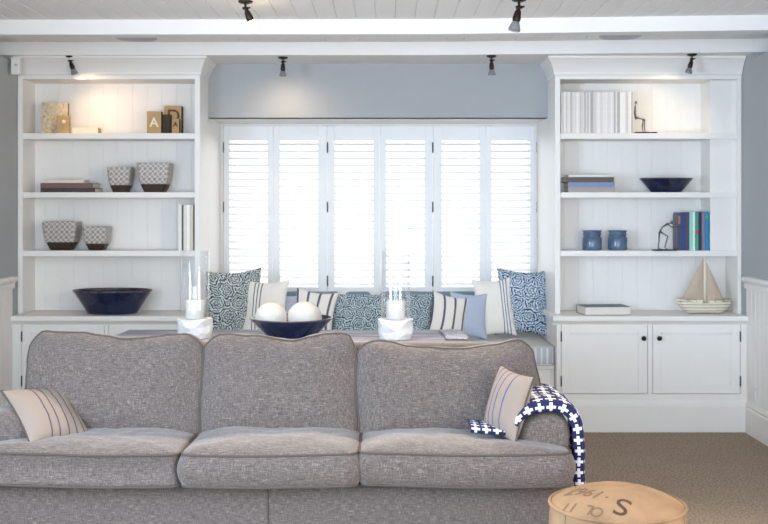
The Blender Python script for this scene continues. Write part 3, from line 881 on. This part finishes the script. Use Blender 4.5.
def bowl(name, cx, cy, z, R, H, rb, label, group, sy=1, parts=True):
    t = empty(name, (cx, cy, z), label, 'bowl', group)
    s = R
    prof = [(rb*.9, z+.001), (rb, z+.004), (rb*1.02, z+.014), (rb+(R-rb)*.35, z+H*.38), (rb+(R-rb)*.72, z+H*.72), (R*.985, z+H*.93)]
    inner = [(R*.955, z+H*.93), (rb+(R-rb)*.66, z+H*.66), (rb+(R-rb)*.25, z+H*.34), (rb*.8, z+.022), (.005, z+.018)]
    rim = [(R*.985, z+H*.93), (R*1.0, z+H*.955), (R*.998, z+H*.985), (R*.98, z+H), (R*.958, z+H*.985), (R*.955, z+H*.93)]
    bm = lathe(B(), prof, cx, cy, 56, 1, sy, cap1=False); lathe(bm, inner, cx, cy, 56, 1, sy, cap0=False)
    put('bowl_body', bm, M['cobalt'], t, smooth=True)
    put('rim', lathe(B(), rim, cx, cy, 56, 1, sy, cap0=False, cap1=False), M['rim'], t, smooth=True)
    return t
bc = X(291.5, 5.82)
bowl('table_bowl', bc, 5.82, TZ, .23, .106, .14, 'wide cobalt blue bowl holding white balls on the table behind the sofa', None)
for (px, py, r, yy, lb) in ((271, 319, .0905, 5.80, 'white textured ball on the left in the table bowl'), (304.5, 318.5, .0955, 5.82, 'slightly larger white textured ball on the right in the table bowl')):
    bm = B(); bmesh.ops.create_icosphere(bm, subdivisions=5, radius=r)
    for v in bm.verts: v.co += v.co.normalized()*.0016*noise.noise(v.co*60)
    bm.transform(Matrix.Translation((X(px, yy), yy, Z(py, yy)+.0)))
    tag(put('decorative_ball', bm, M['ball'], smooth=True), lb, 'ball', 'white balls in the table bowl')
# folded printed cloth at the right end of the table
bm = B(); gx, gy = 14, 10; V = []
for i in range(gx+1):
    V.append([bm.verts.new((X(443, 5.8)+.125*i/gx+.01*math.sin(j*.5), 5.62+.46*j/gy, TZ+.010+.003*noise.noise(Vector((i*.5, j*.5, 0))))) for j in range(gy+1)])
for i in range(gx):
    for j in range(gy): bm.faces.new((V[i][j], V[i+1][j], V[i+1][j+1], V[i][j+1]))
bmesh.ops.solidify(bm, geom=bm.faces[:], thickness=.008)
tag(put('folded_cloth', bm, M['napkin'], smooth=True), 'small folded white and blue printed cloth on the right end of the table', 'cloth')

# ------------------------------------------------------------------ pouf
pc = Vector((X(617, 3.75), 3.75, 0)); R = .236; RZ = .508
t = empty('pouf', pc, 'round tan canvas pouf with faded black lettering, at the bottom right beside the sofa', 'pouf')
def dome(r): return RZ+.062*(1-(min(r, R)/R)**2.4)
prof = [(.20, .002), (.228, .012), (.238, .05), (.242, .15), (.243, .27), (.242, .38), (.240, .46), (R, RZ)]
put('pouf_side', lathe(B(), prof, pc.x, pc.y, 64, cap1=False), M['jute'], t, smooth=True)
put('pouf_top', lathe(B(), [(R*(1-k/24), dome(R*(1-k/24))) for k in range(24)]+[(.001, RZ+.062)], pc.x, pc.y, 64, cap0=False), M['jute'], t, smooth=True)
put('piping', tube(B(), [(pc.x+(R+.002)*math.cos(2*PI*k/64), pc.y+(R+.002)*math.sin(2*PI*k/64), RZ) for k in range(64)], .0065, 8, True), M['jute'], t, smooth=True)
bm = B()
for k in range(6):
    a = 2*PI*(k+.5)/6
    tube(bm, [(pc.x+(r+.001)*math.cos(a), pc.y+(r+.001)*math.sin(a), z) for r, z in prof], .004, 6)
put('side_seam', bm, M['jute'], t, smooth=True)
def dome_text(s, size, x, y, ang, mat, name='lettering', sx=1):
    b = text_bm(s, size, .0004)
    bmesh.ops.subdivide_edges(b, edges=[e for e in b.edges if e.calc_length() > .02], cuts=2)
    m = Matrix.Translation((x, y, 0)) @ Matrix.Rotation(math.radians(ang), 4, 'Z') @ Matrix.Diagonal((sx, 1, 1, 1))
    b.transform(m)
    for v in b.verts:
        r = math.hypot(v.co.x-pc.x, v.co.y-pc.y); v.co.z += dome(r)+.0012
    return put(name, b, mat, t)
def word(chars, size, x, y, ang, mat, step):
    a = math.radians(ang)
    for k, ch in enumerate(chars):
        if ch != ' ': dome_text(ch, size, x+math.cos(a)*step*k, y+math.sin(a)*step*k, ang, mat)
dome_text('S', .125, pc.x-.016, pc.y-.160, 150, M['text_dark'])
word('\u00b71967', .080, pc.x-.055, pc.y-.100, 130, M['text_faint'], .038)
word('OL 11', .060, pc.x-.105, pc.y-.170, 138, M['text_faint'], .031)

# ------------------------------------------------------------------ ceiling spotlights, speakers, sensor, socket
def spot(px, pytop, zc, L, aim, kind, label, plate_r=.035):
    Y = (zc-EYE)*F/(CY-pytop); x = X(px, Y)
    t = empty('ceiling_spotlight', (x, Y, zc), label, 'spotlight', 'adjustable ceiling spotlights')
    m = M['bronze']
    put('ceiling_plate', lathe(B(), [(plate_r*.5, zc-.016), (plate_r*.92, zc-.010), (plate_r, zc-.001)], x, Y, 24), m, t, smooth=False)
    j = Vector((x, Y, zc-.25*L)); a = Vector(aim).normalized()
    put('stem', tube(B(), [(x, Y, zc-.014), tuple(j)], .006*L/.14, 10), m, t, smooth=True)
    k = .14; s = L/k
    bm = tube(B(), [j-Vector((.014, 0, 0))*s, j+Vector((.014, 0, 0))*s], .007*s, 10)
    tube(bm, [j+Vector((.012, 0, .0))*s, j+Vector((.024, 0, .004))*s], .004*s, 8); put('swivel_joint', bm, m, t, smooth=True)
    def q(d): return j+a*d*s
    put('lamp_socket', tube(B(), [q(0), q(.012), q(.02), q(.05), q(.062), q(.066)], [.007*s, .009*s, .014*s, .018*s, .016*s, .014*s], 18), m, t, smooth=True)
    put('bulb', tube(B(), [q(.064), q(.075), q(.098), q(.104), q(.106)], [.013*s, .019*s, .026*s, .025*s, .017*s], 20), M['bulb_on' if kind == 2 else ('bulb_dim' if kind == 1 else 'bulb_off')], t, smooth=True)
    return t, q(.14), a
def spot_light(t, pos, aim, power, angle=70, col=(1, .76, .5), blend=.8):
    l = bpy.data.lights.new('spot_beam', 'SPOT'); l.energy = power; l.color = col; l.spot_size = math.radians(angle); l.spot_blend = blend; l.shadow_soft_size = .04
    o = bpy.data.objects.new('spot_beam', l); C.objects.link(o); o.parent = t
    d = Vector(aim).normalized()
    o.matrix_basis = WM[t.name].inverted() @ (Matrix.Translation(pos) @ d.to_track_quat('-Z', 'Y').to_matrix().to_4x4())
    return o
t, q_, a_ = spot(70, 56, 2.658, .135, (.35, .05, -1), 0, 'dark ceiling spotlight above the left bookcase, tilted right beside the warm glow')
spot_light(t, q_, (.30, .22, -.60), 5.5, 168, (1, .66, .38), 1)
t, q_, a_ = spot(283, 57, 2.658, .138, (-.02, .1, -1), 0, 'dark ceiling spotlight pointing down left of the centre of the window')
spot_light(t, q_, (.02, .50, -.7), 5.5, 150, (1, .72, .48), 1)
t, q_, a_ = spot(491.5, 55.5, 2.658, .138, (.03, .1, -1), 0, 'dark ceiling spotlight pointing down over the right half of the window')
t, q_, a_ = spot(692, 54, 2.658, .138, (-.25, .05, -1), 0, 'dark ceiling spotlight in front of the right bookcase, tilted left')
spot_light(t, q_, (-.3, .22, -.6), 5, 165, (1, .80, .58), 1)
t, q_, a_ = spot(245.5, 1, ZC, .165, (.42, .12, -1), 2, 'lit ceiling spotlight glowing orange, nearer and left of centre', .042)
spot_light(t, q_, (.0, -1.0, -1), 175, 96, (1, .76, .53))
t, q_, a_ = spot(519, -1, ZC, .185, (-.22, -.1, -1), 0, 'nearer dark ceiling spotlight right of centre, its glass bulb tilted left', .042)
spot_light(t, q_, (.0, -1.0, -1), 150, 96, (1, .78, .56))

for px, lb in ((136.5, 'left'), (620, 'right')):
    Y = 7.24 if px < 300 else 7.16; x = X(px, Y)
    o = put('ceiling_speaker', lathe(B(), [(.118, ZC-.004), (.124, ZC-.006), (.135, ZC-.006), (.142, ZC-.001)], x, Y, 48), M['speaker'], smooth=False)
    tag(o, 'round flush grey ceiling speaker between the beams on the %s' % lb, 'speaker', 'flush ceiling speakers')
t = empty('motion_sensor', (-2.63, 7.37, 2.52), 'small white motion sensor in the top left corner under the beam', 'sensor')
put('sensor_body', bx(X(11.5, 7.36), X(20.3, 7.36), 7.34, 7.40, 2.512, 2.636, .008, 3), M['plastic'], t)
put('sensor_slot', bx(X(14.5, 7.34), X(17.5, 7.34), 7.337, 7.3405, 2.575, 2.580), M['steel'], t)
t = empty('wall_socket', (XR-.01, 7.25, .25), 'white double power socket low on the right wall', 'socket')
put('socket_plate', bx(XR-.024, XR-.0145, 7.19, 7.31, .255, .335, .003), M['plastic'], t)
for yy in (7.215, 7.275):
    put('socket_outlet', bx(XR-.027, XR-.0242, yy-.017, yy+.017, .275, .315, .001), M['plastic'], t)

# ------------------------------------------------------------------ things on the shelves
S1, S2, S3, S4 = 2.117+.0005, 1.692+.0005, 1.272+.0005, .8185+.0005
def block(px0, px1, pyt, zs, Y, depth, face, side, label, name='wooden_block', group=None, rz=0, cat='wooden block', letter=None, lmat=None, lsize=.06, lpos=(0, 0)):
    x0, x1 = X(px0, Y), X(px1, Y); h = Z(pyt, Y)-zs
    t = empty(name, ((x0+x1)/2, Y+depth/2, zs), label, cat, group, rz)
    w = x1-x0
    put('block_body', bx(-w/2, w/2, -depth/2+.004, depth/2, 0, h, .002), side, t, world=False)
    put('front_face', bx(-w/2, w/2, -depth/2, -depth/2+.0038, 0, h, .001), face, t, world=False)
    if letter:
        b = text_bm(letter, lsize, .0012)
        b.transform(Matrix.Translation((lpos[0], -depth/2-.0014, h/2+lpos[1])) @ Matrix.Rotation(PI/2, 4, 'X'))
        put('letter', b, lmat, t, world=False)
    return t, h
block(41.5, 67, 102.5, S1, 7.62, .05, M['plaque'], M['woodside'], 'tall plaster-faced wooden panel at the left of the top left shelf', 'plaster_panel', rz=.12, cat='panel')
t, h = block(56.5, 69, 115.5, S1, 7.565, .035, M['gold'], M['woodside'], 'small tan wooden block with a cream button, leaning before the tall panel', rz=.15)
kb = lathe(B(), [(.014, 0), (.014, .004), (.008, .008)], n=20); kb.transform(Matrix.Translation((.004, -.0178, h*.64)) @ Matrix.Rotation(PI/2, 4, 'X')); put('button', kb, M['cream'], t, world=False)
block(72, 98, 127.5, S1, 7.60, .09, M['cream'], M['gold'], 'long low cream box lying on the top left shelf', 'low_box', cat='box')
block(147, 161, 111.3, S1, 7.60, .06, M['gold'], M['woodside'], 'tan wooden block bearing a white letter A on the top left shelf', letter='A', lmat=M['cream'], lsize=.095, lpos=(0, -.002))
block(162.6, 170.6, 114.5, S1, 7.66, .05, M['woodside'], M['woodside'], 'dark wooden block squeezed between the two lettered tan blocks')
block(164, 181.3, 105.8, S1, 7.715, .08, M['gold'], M['woodside'], 'tallest tan wooden block with a maroon letter, at the right of the top left shelf', letter='D', lmat=M['maroon'], lsize=.13, lpos=(.006, .028))
block(171.8, 179, 118.6, S1, 7.62, .05, M['gold'], M['woodside'], 'narrow tan wooden block with a small red letter, in front of the tallest block', letter='A', lmat=M['maroon'], lsize=.05, lpos=(0, .012))

def planter(px0, px1, pyt, zs, Y, label):
    w = (px1-px0)*Y/F; h = Z(pyt, Y-.08)-zs; cx = X((px0+px1)/2, Y-.09); yc = Y
    t = empty('square_planter', (cx, yc, zs), label, 'planter', 'patterned square planters on the left shelves')
    def ring(bm, s, z, uvv, r=.22):
        row = []; n = 9
        pts = rrect(-s, s, -s, s, s*r, 10)
        for p in pts:
            v = bm.verts.new((p[0], p[1], z)); uvv[v] = ((p[0]+p[1]) if abs(p[1]) > abs(p[0]) else (p[1]-p[0]), z); row.append(v)
        return row
    def loft(prof):
        bm = B(); uvv = {}; rings = [ring(bm, s, z, uvv) for s, z in prof]; uvl = bm.loops.layers.uv.new('UVMap')
        for A, D in zip(rings, rings[1:]):
            for k in range(len(A)): bm.faces.new((A[k], A[(k+1) % len(A)], D[(k+1) % len(A)], D[k]))
        bm.faces.new(rings[0][::-1]); bm.faces.new(rings[-1])
        for f in bm.faces:
            for lp in f.loops: lp[uvl].uv = uvv[lp.vert]
        return bm
    W = w/2
    dy = min(1, .092/W)
    b1 = loft([(W*.56, .001), (W*.6, .004), (W*.80, h*.27), (W*.81, h*.275), (W*.5, h*.28)])
    b2 = loft([(W*.80, h*.281), (W*.83, h*.285), (W*.92, h*.5), (W*.97, h*.75), (W*1.0, h*.97), (W*.99, h), (W*.94, h), (W*.92, h*.9), (W*.85, h*.5), (W*.5, h*.4)])
    for b in (b1, b2): b.transform(Matrix.Diagonal((1, dy, 1, 1)))
    put('glazed_foot', b1, M['darkbase'], t, world=False); put('patterned_body', b2, M['planter'], t, world=False)
planter(106.5, 129.5, 167, S2, 7.67, 'small square lattice-patterned planter on the second left shelf')
planter(136.3, 169, 162.8, S2, 7.67, 'large square lattice-patterned planter at the right of the second left shelf')
planter(41.5, 75.5, 221.5, S3, 7.67, 'large square lattice-patterned planter at the left of the third left shelf')
planter(82, 106, 226.5, S3, 7.67, 'small square lattice-patterned planter beside the large one on the third left shelf')

def flat_book(px0, px1, py0, py1, Y, depth, rgb, label, group, zb=None, pages_front=False, name='book', rz=0):
    x0, x1 = X(px0, Y), X(px1, Y); z1, z0 = Z(py0, Y), Z(py1, Y)
    if zb is not None: z1 = zb+(z1-z0); z0 = zb
    t = empty(name, ((x0+x1)/2, Y+depth/2, z0), label, 'book', group, rz)
    w = x1-x0; h = z1-z0; c = .0022
    bm = B(); a = -depth/2
    box(bm, -w/2, w/2, a, -a, 0, c); box(bm, -w/2, w/2, a, -a, h-c, h)
    if pages_front: box(bm, -w/2, w/2, -a-c, -a, c, h-c)
    else: box(bm, -w/2, w/2, a, a+c, c, h-c)
    put('cover', bm, cover(rgb), t, world=False)
    put('pages', bx(-w/2+.004, w/2-.004, a+(.004 if pages_front else c+.0002), -a-c-.0002 if pages_front else -a-.004, c+.0002, h-c-.0002), M['page'], t, world=False)
    return z1+.0006
G1 = 'books stacked flat on the second left shelf'
z = flat_book(40.5, 95, 188, 192.3, 7.57, .2, (62, 46, 44), 'dark brown book, bottom of the flat stack on the left shelf', G1, S2)
z = flat_book(40.5, 93, 182.8, 187.7, 7.572, .2, (112, 86, 84), 'mauve brown book, middle of the flat stack on the left shelf', G1, z)
z = flat_book(43.5, 84, 179.8, 182.6, 7.58, .17, (226, 214, 200), 'thin cream book on top of the flat stack on the left shelf', G1, z)
G2 = 'books stacked flat on the second right shelf'
z = flat_book(568.5, 615, 187.2, 192.3, 7.56, .2, (160, 150, 146), 'taupe book, bottom of the flat stack on the right shelf', G2, S2)
z = flat_book(568.5, 614.8, 182.0, 186.8, 7.563, .2, (118, 140, 172), 'pale blue book, second from the bottom of the right shelf stack', G2, z)
z = flat_book(565.5, 614, 176.5, 181.6, 7.56, .2, (84, 76, 72), 'dark brown book near the top of the right shelf stack', G2, z)
z = flat_book(568.5, 612, 174.2, 176.3, 7.57, .17, (222, 218, 208), 'thin ivory book on top of the right shelf stack', G2, z)
flat_book(583, 630, 307.5, 315.8, 7.44, .22, (70, 86, 112), 'thick dark blue book lying alone on the right countertop', None, S4, True, rz=.10)

# magazines and books standing upright
def upright(x0, w, h, zs, yf, d, rgb, label, group, name='book', lean=0):
    t = empty(name, (x0+w/2, yf+d/2, zs), label, 'book' if name == 'book' else 'magazine', group)
    c = min(.002, w*.18); a = d/2
    bm = B(); box(bm, -w/2, -w/2+c, -a, a, 0, h); box(bm, w/2-c, w/2, -a, a, 0, h); box(bm, -w/2+c, w/2-c, -a, -a+.0015, 0, h)
    put('cover', bm, cover(rgb, .4), t, world=False)
    put('pages', bx(-w/2+c+.0001, w/2-c-.0001, -a+.0017, a-.003, .002, h-.002), M['page'], t, world=False)
    return t
rnd = random.Random(3)
GM = 'white magazines packed on the top right shelf'
cols = [(228, 225, 222), (212, 207, 203), (236, 233, 229), (200, 194, 190), (220, 214, 208), (226, 221, 219), (180, 174, 172)]
protos = []
x = X(560.2, 7.60)+.002; xe = X(633, 7.60)
for k, rgb in enumerate(cols):
    w = .0100+.0008*(k % 3)
    protos.append((upright(x, w, .300, S1, 7.575, .20, rgb, 'slim pale magazine standing in the tightly packed row on the top right shelf', GM, 'magazine'), w))
    x += w+.0004
while x < xe-.010:
    pr, w = protos[rnd.randrange(7)]
    c = dup(pr); s = 1
    c.location = (x+w/2, pr.location.y+rnd.uniform(-.002, .003), S1); c.scale = (1, 1, rnd.uniform(.985, 1.0))
    WM[c.name] = Matrix.Translation(c.location); x += w+.0004
GB = 'magazines standing on the third left shelf'
x = X(179.5, 7.6)
for rgb, w, lb in (((228, 226, 220), .022, 'white magazine spine, leftmost of the upright group on the third left shelf'), ((52, 50, 50), .012, 'thin black magazine spine in the upright group on the third left shelf'),
                   ((216, 212, 200), .021, 'cream magazine just right of the thin black one on the third left shelf'), ((238, 236, 232), .022, 'bright white magazine second from the right on the third left shelf'), ((204, 196, 178), .024, 'beige magazine touching the right side panel on the third left shelf')):
    upright(x, w, .330, S3, 7.565, .2, rgb, lb, GB, 'magazine'); x += w+.001
GC = 'coloured books on the third right shelf'
bk = [(677.3, 680.9, 214, (62, 66, 88), 'slate blue book at the left end of the row, touched by the figure'), (681, 685.4, 212.3, (34, 62, 122), 'royal blue book, second in the coloured row'),
      (685.5, 689.4, 212.2, (78, 66, 84), 'dark mottled book between the royal blue and mint ones'), (689.5, 692.9, 212, (140, 208, 196), 'mint green book in the coloured row'),
      (693, 695, 212, (234, 236, 236), 'thin white book in the coloured row'), (695.1, 698.5, 212.3, (66, 150, 122), 'green book with a red patch in the coloured row'),
      (698.6, 701.7, 212, (36, 38, 70), 'very dark navy book in the coloured row'), (701.8, 704.7, 212.4, (136, 118, 138), 'mauve book in the coloured row'), (704.8, 708.9, 211.6, (24, 128, 178), 'bright turquoise book at the right end of the row')]
for a, b, pt_, rgb, lb in bk:
    x0, x1 = X(a, 7.57), X(b, 7.57)-.0006
    t = upright(x0, x1-x0, Z(pt_, 7.57)-S3, S3, 7.57, .12 if rgb[0] == 62 else .2, rgb, lb, GC)
    if rgb[0] == 66: put('spine_patch', bx(-.010, .010, -.1018, -.1002, .12, .145), cover((196, 60, 66)), t, world=False)
    if rgb[0] == 24: put('spine_band', bx(-.012, .012, -.1018, -.1002, .23, .26), cover((40, 160, 130)), t, world=False)
    if rgb[0] == 62: put('spine_picture', bx(-.009, .009, -.0618, -.0602, .19, .25), cover((150, 104, 90)), t, world=False)

# cobalt bowls on the shelves, jars
bowl('wide_bowl', X(112, 7.56), 7.575, S4, .285, .172, .18, 'large cobalt blue bowl on the left countertop', 'cobalt bowls on the bookcases', .70)
bowl('wide_bowl', X(666.3, 7.66), 7.665, S2, .195, .105, .115, 'smaller cobalt blue bowl on the second right shelf', 'cobalt bowls on the bookcases', .62)
for px, lb in ((592, 'left'), (617.5, 'right')):
    Y = 7.66; cx = X(px, Y); h = .143
    t = empty('stoneware_jar', (cx, Y, S3), 'blue glazed stoneware jar, %s one of the pair on the third right shelf' % lb, 'jar', 'blue stoneware jars')
    prof = [(.062, .001), (.0685, .004), (.070, .012), (.070, .084), (.067, .092), (.0615, .097), (.062, .108), (.066, .113), (.0665, .119), (.0625, .124), (.063, .133), (.0695, .138), (.0705, .142), (.068, .144), (.060, .143), (.056, .132), (.056, .02), (.002, .016)]
    put('jar_body', lathe(B(), [(r, z+S3) for r, z in prof], cx, Y, 40, cap1=True), M['jar'], t, smooth=True)

# pewter figures used as bookends
def figure(name, px_base0, px_base1, zs, Y, paths, head, label):
    x0, x1 = X(px_base0, Y), X(px_base1, Y)
    t = empty(name, ((x0+x1)/2, Y, zs), label, 'figurine', 'pewter bookend figures')
    put('base_plate', bx(x0, x1, Y-.04, Y+.04, zs, zs+.009, .002), M['black'], t)
    bm = B()
    for pts, rr in paths:
        rr = [q*.68 for q in rr] if isinstance(rr, list) else rr*.68
        tube(bm, [(X(a, Y), Y+dy, Z(b, Y)) for a, b, dy in pts], rr, 8)
    hx, hy, hr = head
    bmesh.ops.create_uvsphere(bm, u_segments=14, v_segments=10, radius=hr, matrix=Matrix.Translation((X(hx, Y), Y, Z(hy, Y))) @ Matrix.Diagonal((.85, .9, 1.1, 1)))
    put('figure', bm, M['wire'], t, smooth=True)
Y = 7.60
figure('leaning_figure', 634.2, 656, S1, Y, [
    ([(635.3, 105.5, 0), (635.2, 112, 0), (635.6, 117.5, 0)], [.006, .011, .009]),
    ([(635.6, 117.3, .012), (640, 118.3, .014), (643.8, 119.5, .014)], [.010, .008, .007]),
    ([(643.8, 119.5, .014), (642.6, 126, .014), (643.4, 132, .014), (647, 132, .014)], [.007, .008, .005, .004]),
    ([(635.6, 117.6, -.012), (640, 118.8, -.014), (644.3, 119.8, -.014)], [.010, .008, .007]),
    ([(644.3, 119.8, -.014), (643.8, 126, -.014), (644.4, 132, -.014), (648, 132, -.014)], [.007, .008, .005, .004]),
    ([(635.2, 107, .012), (634.9, 113, .018), (636, 119.5, .018)], .0045), ([(635.2, 107, -.012), (634.9, 113, -.018), (636, 119.5, -.018)], .0045),
    ([(635.4, 107, 0), (635.7, 103.5, 0)], .004)], (635.9, 102.6, .011), 'pewter figure sitting back against the magazines on the top right shelf')
Y = 7.55
figure('pushing_figure', 653, 675.5, S3, 7.552, [
    ([(659.8, 232, 0), (662.5, 227, 0), (668.2, 223.6, 0)], [.009, .010, .012]),
    ([(659.8, 232, .012), (659.6, 240, .014), (658.7, 248.6, .014), (661.5, 249, .014)], [.010, .009, .006, .005]),
    ([(660.2, 232, -.012), (667.3, 236.3, -.014), (664.2, 247.8, -.014), (667, 248.8, -.014)], [.010, .009, .006, .005]),
    ([(668, 224.2, .013), (672, 227, .015), (677.5, 226.0, .013)], [.006, .005, .004]),
    ([(668, 224.2, -.013), (673, 228, -.015), (678.4, 225.6, -.013)], [.006, .005, .004]),
    ([(668.2, 223.6, 0), (670.3, 222.8, 0)], .005)], (671.6, 222.5, .012), 'pewter figure bending forward and pushing the coloured books on the third right shelf')

# model sailing boat
Y = 7.56
bxc = X(704.8, Y)
t = empty('model_sailboat', (bxc, Y, S4), 'wooden model sailing boat with two linen sails on the right countertop', 'model boat')
xa, xb = X(676.8, Y), X(732.6, Y)
bm = B(); rings = []; NS = 26
for i in range(NS+1):
    s = i/NS; u = 2*s-1
    xx = xa+(xb-xa)*s
    zt_ = S4+.078+.030*u*u + (.010 if u < 0 else 0)*u*u
    keel = S4+.001+.085*max(0, (abs(u)-.55)/.45)**1.6
    hw = .052*(1-abs(u)**2.6)**.7+.002
    row = []
    for k in range(13):
        a = PI*k/12; yy = hw*math.cos(a); sn = math.sin(a)**.55
        row.append(bm.verts.new((xx, Y+yy, zt_-(zt_-keel)*sn)))
    rings.append(row)
for A, D in zip(rings, rings[1:]):
    for k in range(12): bm.faces.new((A[k], A[k+1], D[k+1], D[k]))
    bm.faces.new((A[0], D[0], D[12], A[12]))
bm.faces.new(rings[0]); bm.faces.new(rings[-1]); bmesh.ops.recalc_face_normals(bm, faces=bm.faces)
put('hull', bm, M['hull'], t)
for a, b, pt_, hw in ((686, 702, 299.5, .028), (708, 722, 300.6, .026)):
    put('cabin', bx(X(a, Y), X(b, Y), Y-hw, Y+hw, S4+.074, Z(pt_, Y), .003), M['cream'], t)
put('mast', tube(B(), [(bxc, Y, S4+.08), (bxc, Y, Z(257.3, Y))], [.0085, .007], 12), M['cream'], t, smooth=True)
def sail(pts):
    b = B(); tri = [Vector((X(a, Y), Y, Z(c, Y))) for a, c in pts]; n = 14; rows = []
    for i in range(n+1):
        row = []
        for j in range(n+1-i):
            u, v = i/n, j/n; w = 1-u-v
            p = tri[0]*w+tri[1]*u+tri[2]*v; p.y -= .35*u*v*w*1.2+.0
            row.append(b.verts.new(p))
        rows.append(row)
    for i in range(n):
        for j in range(n-i):
            b.faces.new((rows[i][j], rows[i+1][j], rows[i][j+1]))
            if j < n-i-1: b.faces.new((rows[i+1][j], rows[i+1][j+1], rows[i][j+1]))
    bmesh.ops.recalc_face_normals(b, faces=b.faces); bmesh.ops.solidify(b, geom=b.faces[:], thickness=.002)
    s = put('sail', b, M['sail'], t, smooth=False)
    put('sail_edge', tube(B(), tri, .0018, 6, True), M['woodside'], s)
sail([(682.3, 299.2), (703.3, 299.3), (703.3, 258.5)]); sail([(706.6, 301.5), (725.2, 303.0), (706.6, 262.5)])
bm = B()
for a, b_ in ((679.5, 688), (687, 695), (714, 722), (722, 730)):
    for s in (-1, 1):
        pz = [(X(a, Y), Y+s*.03, S4+.08), (X(a, Y), Y+s*.03, S4+.108), (X(b_, Y), Y+s*.03, S4+.102), (X(b_, Y), Y+s*.03, S4+.075)]
        tube(bm, pz, .0018, 6)
put('deck_railing', bm, M['wire'], t, smooth=True)

# ------------------------------------------------------------------ light
w = bpy.data.worlds.new('daylight'); bpy.context.scene.world = w; w.use_nodes = True
nt = w.node_tree; bg = nt.nodes['Background']; bg.inputs[0].default_value = (.93, .97, 1, 1); bg.inputs[1].default_value = 1.55

def area(name, loc, rot, sx, sy, e, col):
    l = bpy.data.lights.new(name, 'AREA'); l.shape = 'RECTANGLE'; l.size = sx; l.size_y = sy; l.energy = e; l.color = col
    o = bpy.data.objects.new(name, l); C.objects.link(o); o.location = loc; o.rotation_euler = rot; return o
area('fill_behind_camera', (-.05, YB-.15, 1.3), (PI/2, 0, 0), 4.3, 2.2, 215, (.66, .82, 1))  # added cool fill from behind the camera, no doors known there
area('cool_fill_left', (XL-.15, 2.0, 1.6), (0, -PI/2, 0), 1.45, 2.7, 220, (.64, .81, 1))  # added cool fill outside the unseen left wall opening
area('warm_fill_right', (XR+.15, 2.0, 1.6), (0, PI/2, 0), 1.45, 2.7, 90, (1, .86, .70))  # added weaker warm fill to warm the left side of the room
area('daylight_through_bay_window', (-.075, 8.85, 1.6), (-PI/2, 0, 0), 2.4, 1.3, 13, (.93, .97, 1))

cam = bpy.data.cameras.new('camera'); co = bpy.data.objects.new('camera', cam); C.objects.link(co)
co.location = (0, 0, EYE); co.rotation_euler = (PI/2, 0, 0)
cam.lens = F/768*36; cam.sensor_width = 36; cam.shift_x = -(CX-384)/768; cam.shift_y = -(262-CY)/768
cam.dof.use_dof = True; cam.dof.focus_distance = 4.9; cam.dof.aperture_fstop = 5.0
sc = bpy.context.scene; sc.camera = co
sc.view_settings.view_transform = 'Standard'; sc.view_settings.look = 'None'; sc.view_settings.gamma = 1; sc.view_settings.use_curve_mapping = False
sc.view_settings.exposure = 0.3
sc.cycles.max_bounces = 14; sc.cycles.diffuse_bounces = 8; sc.cycles.transparent_max_bounces = 24
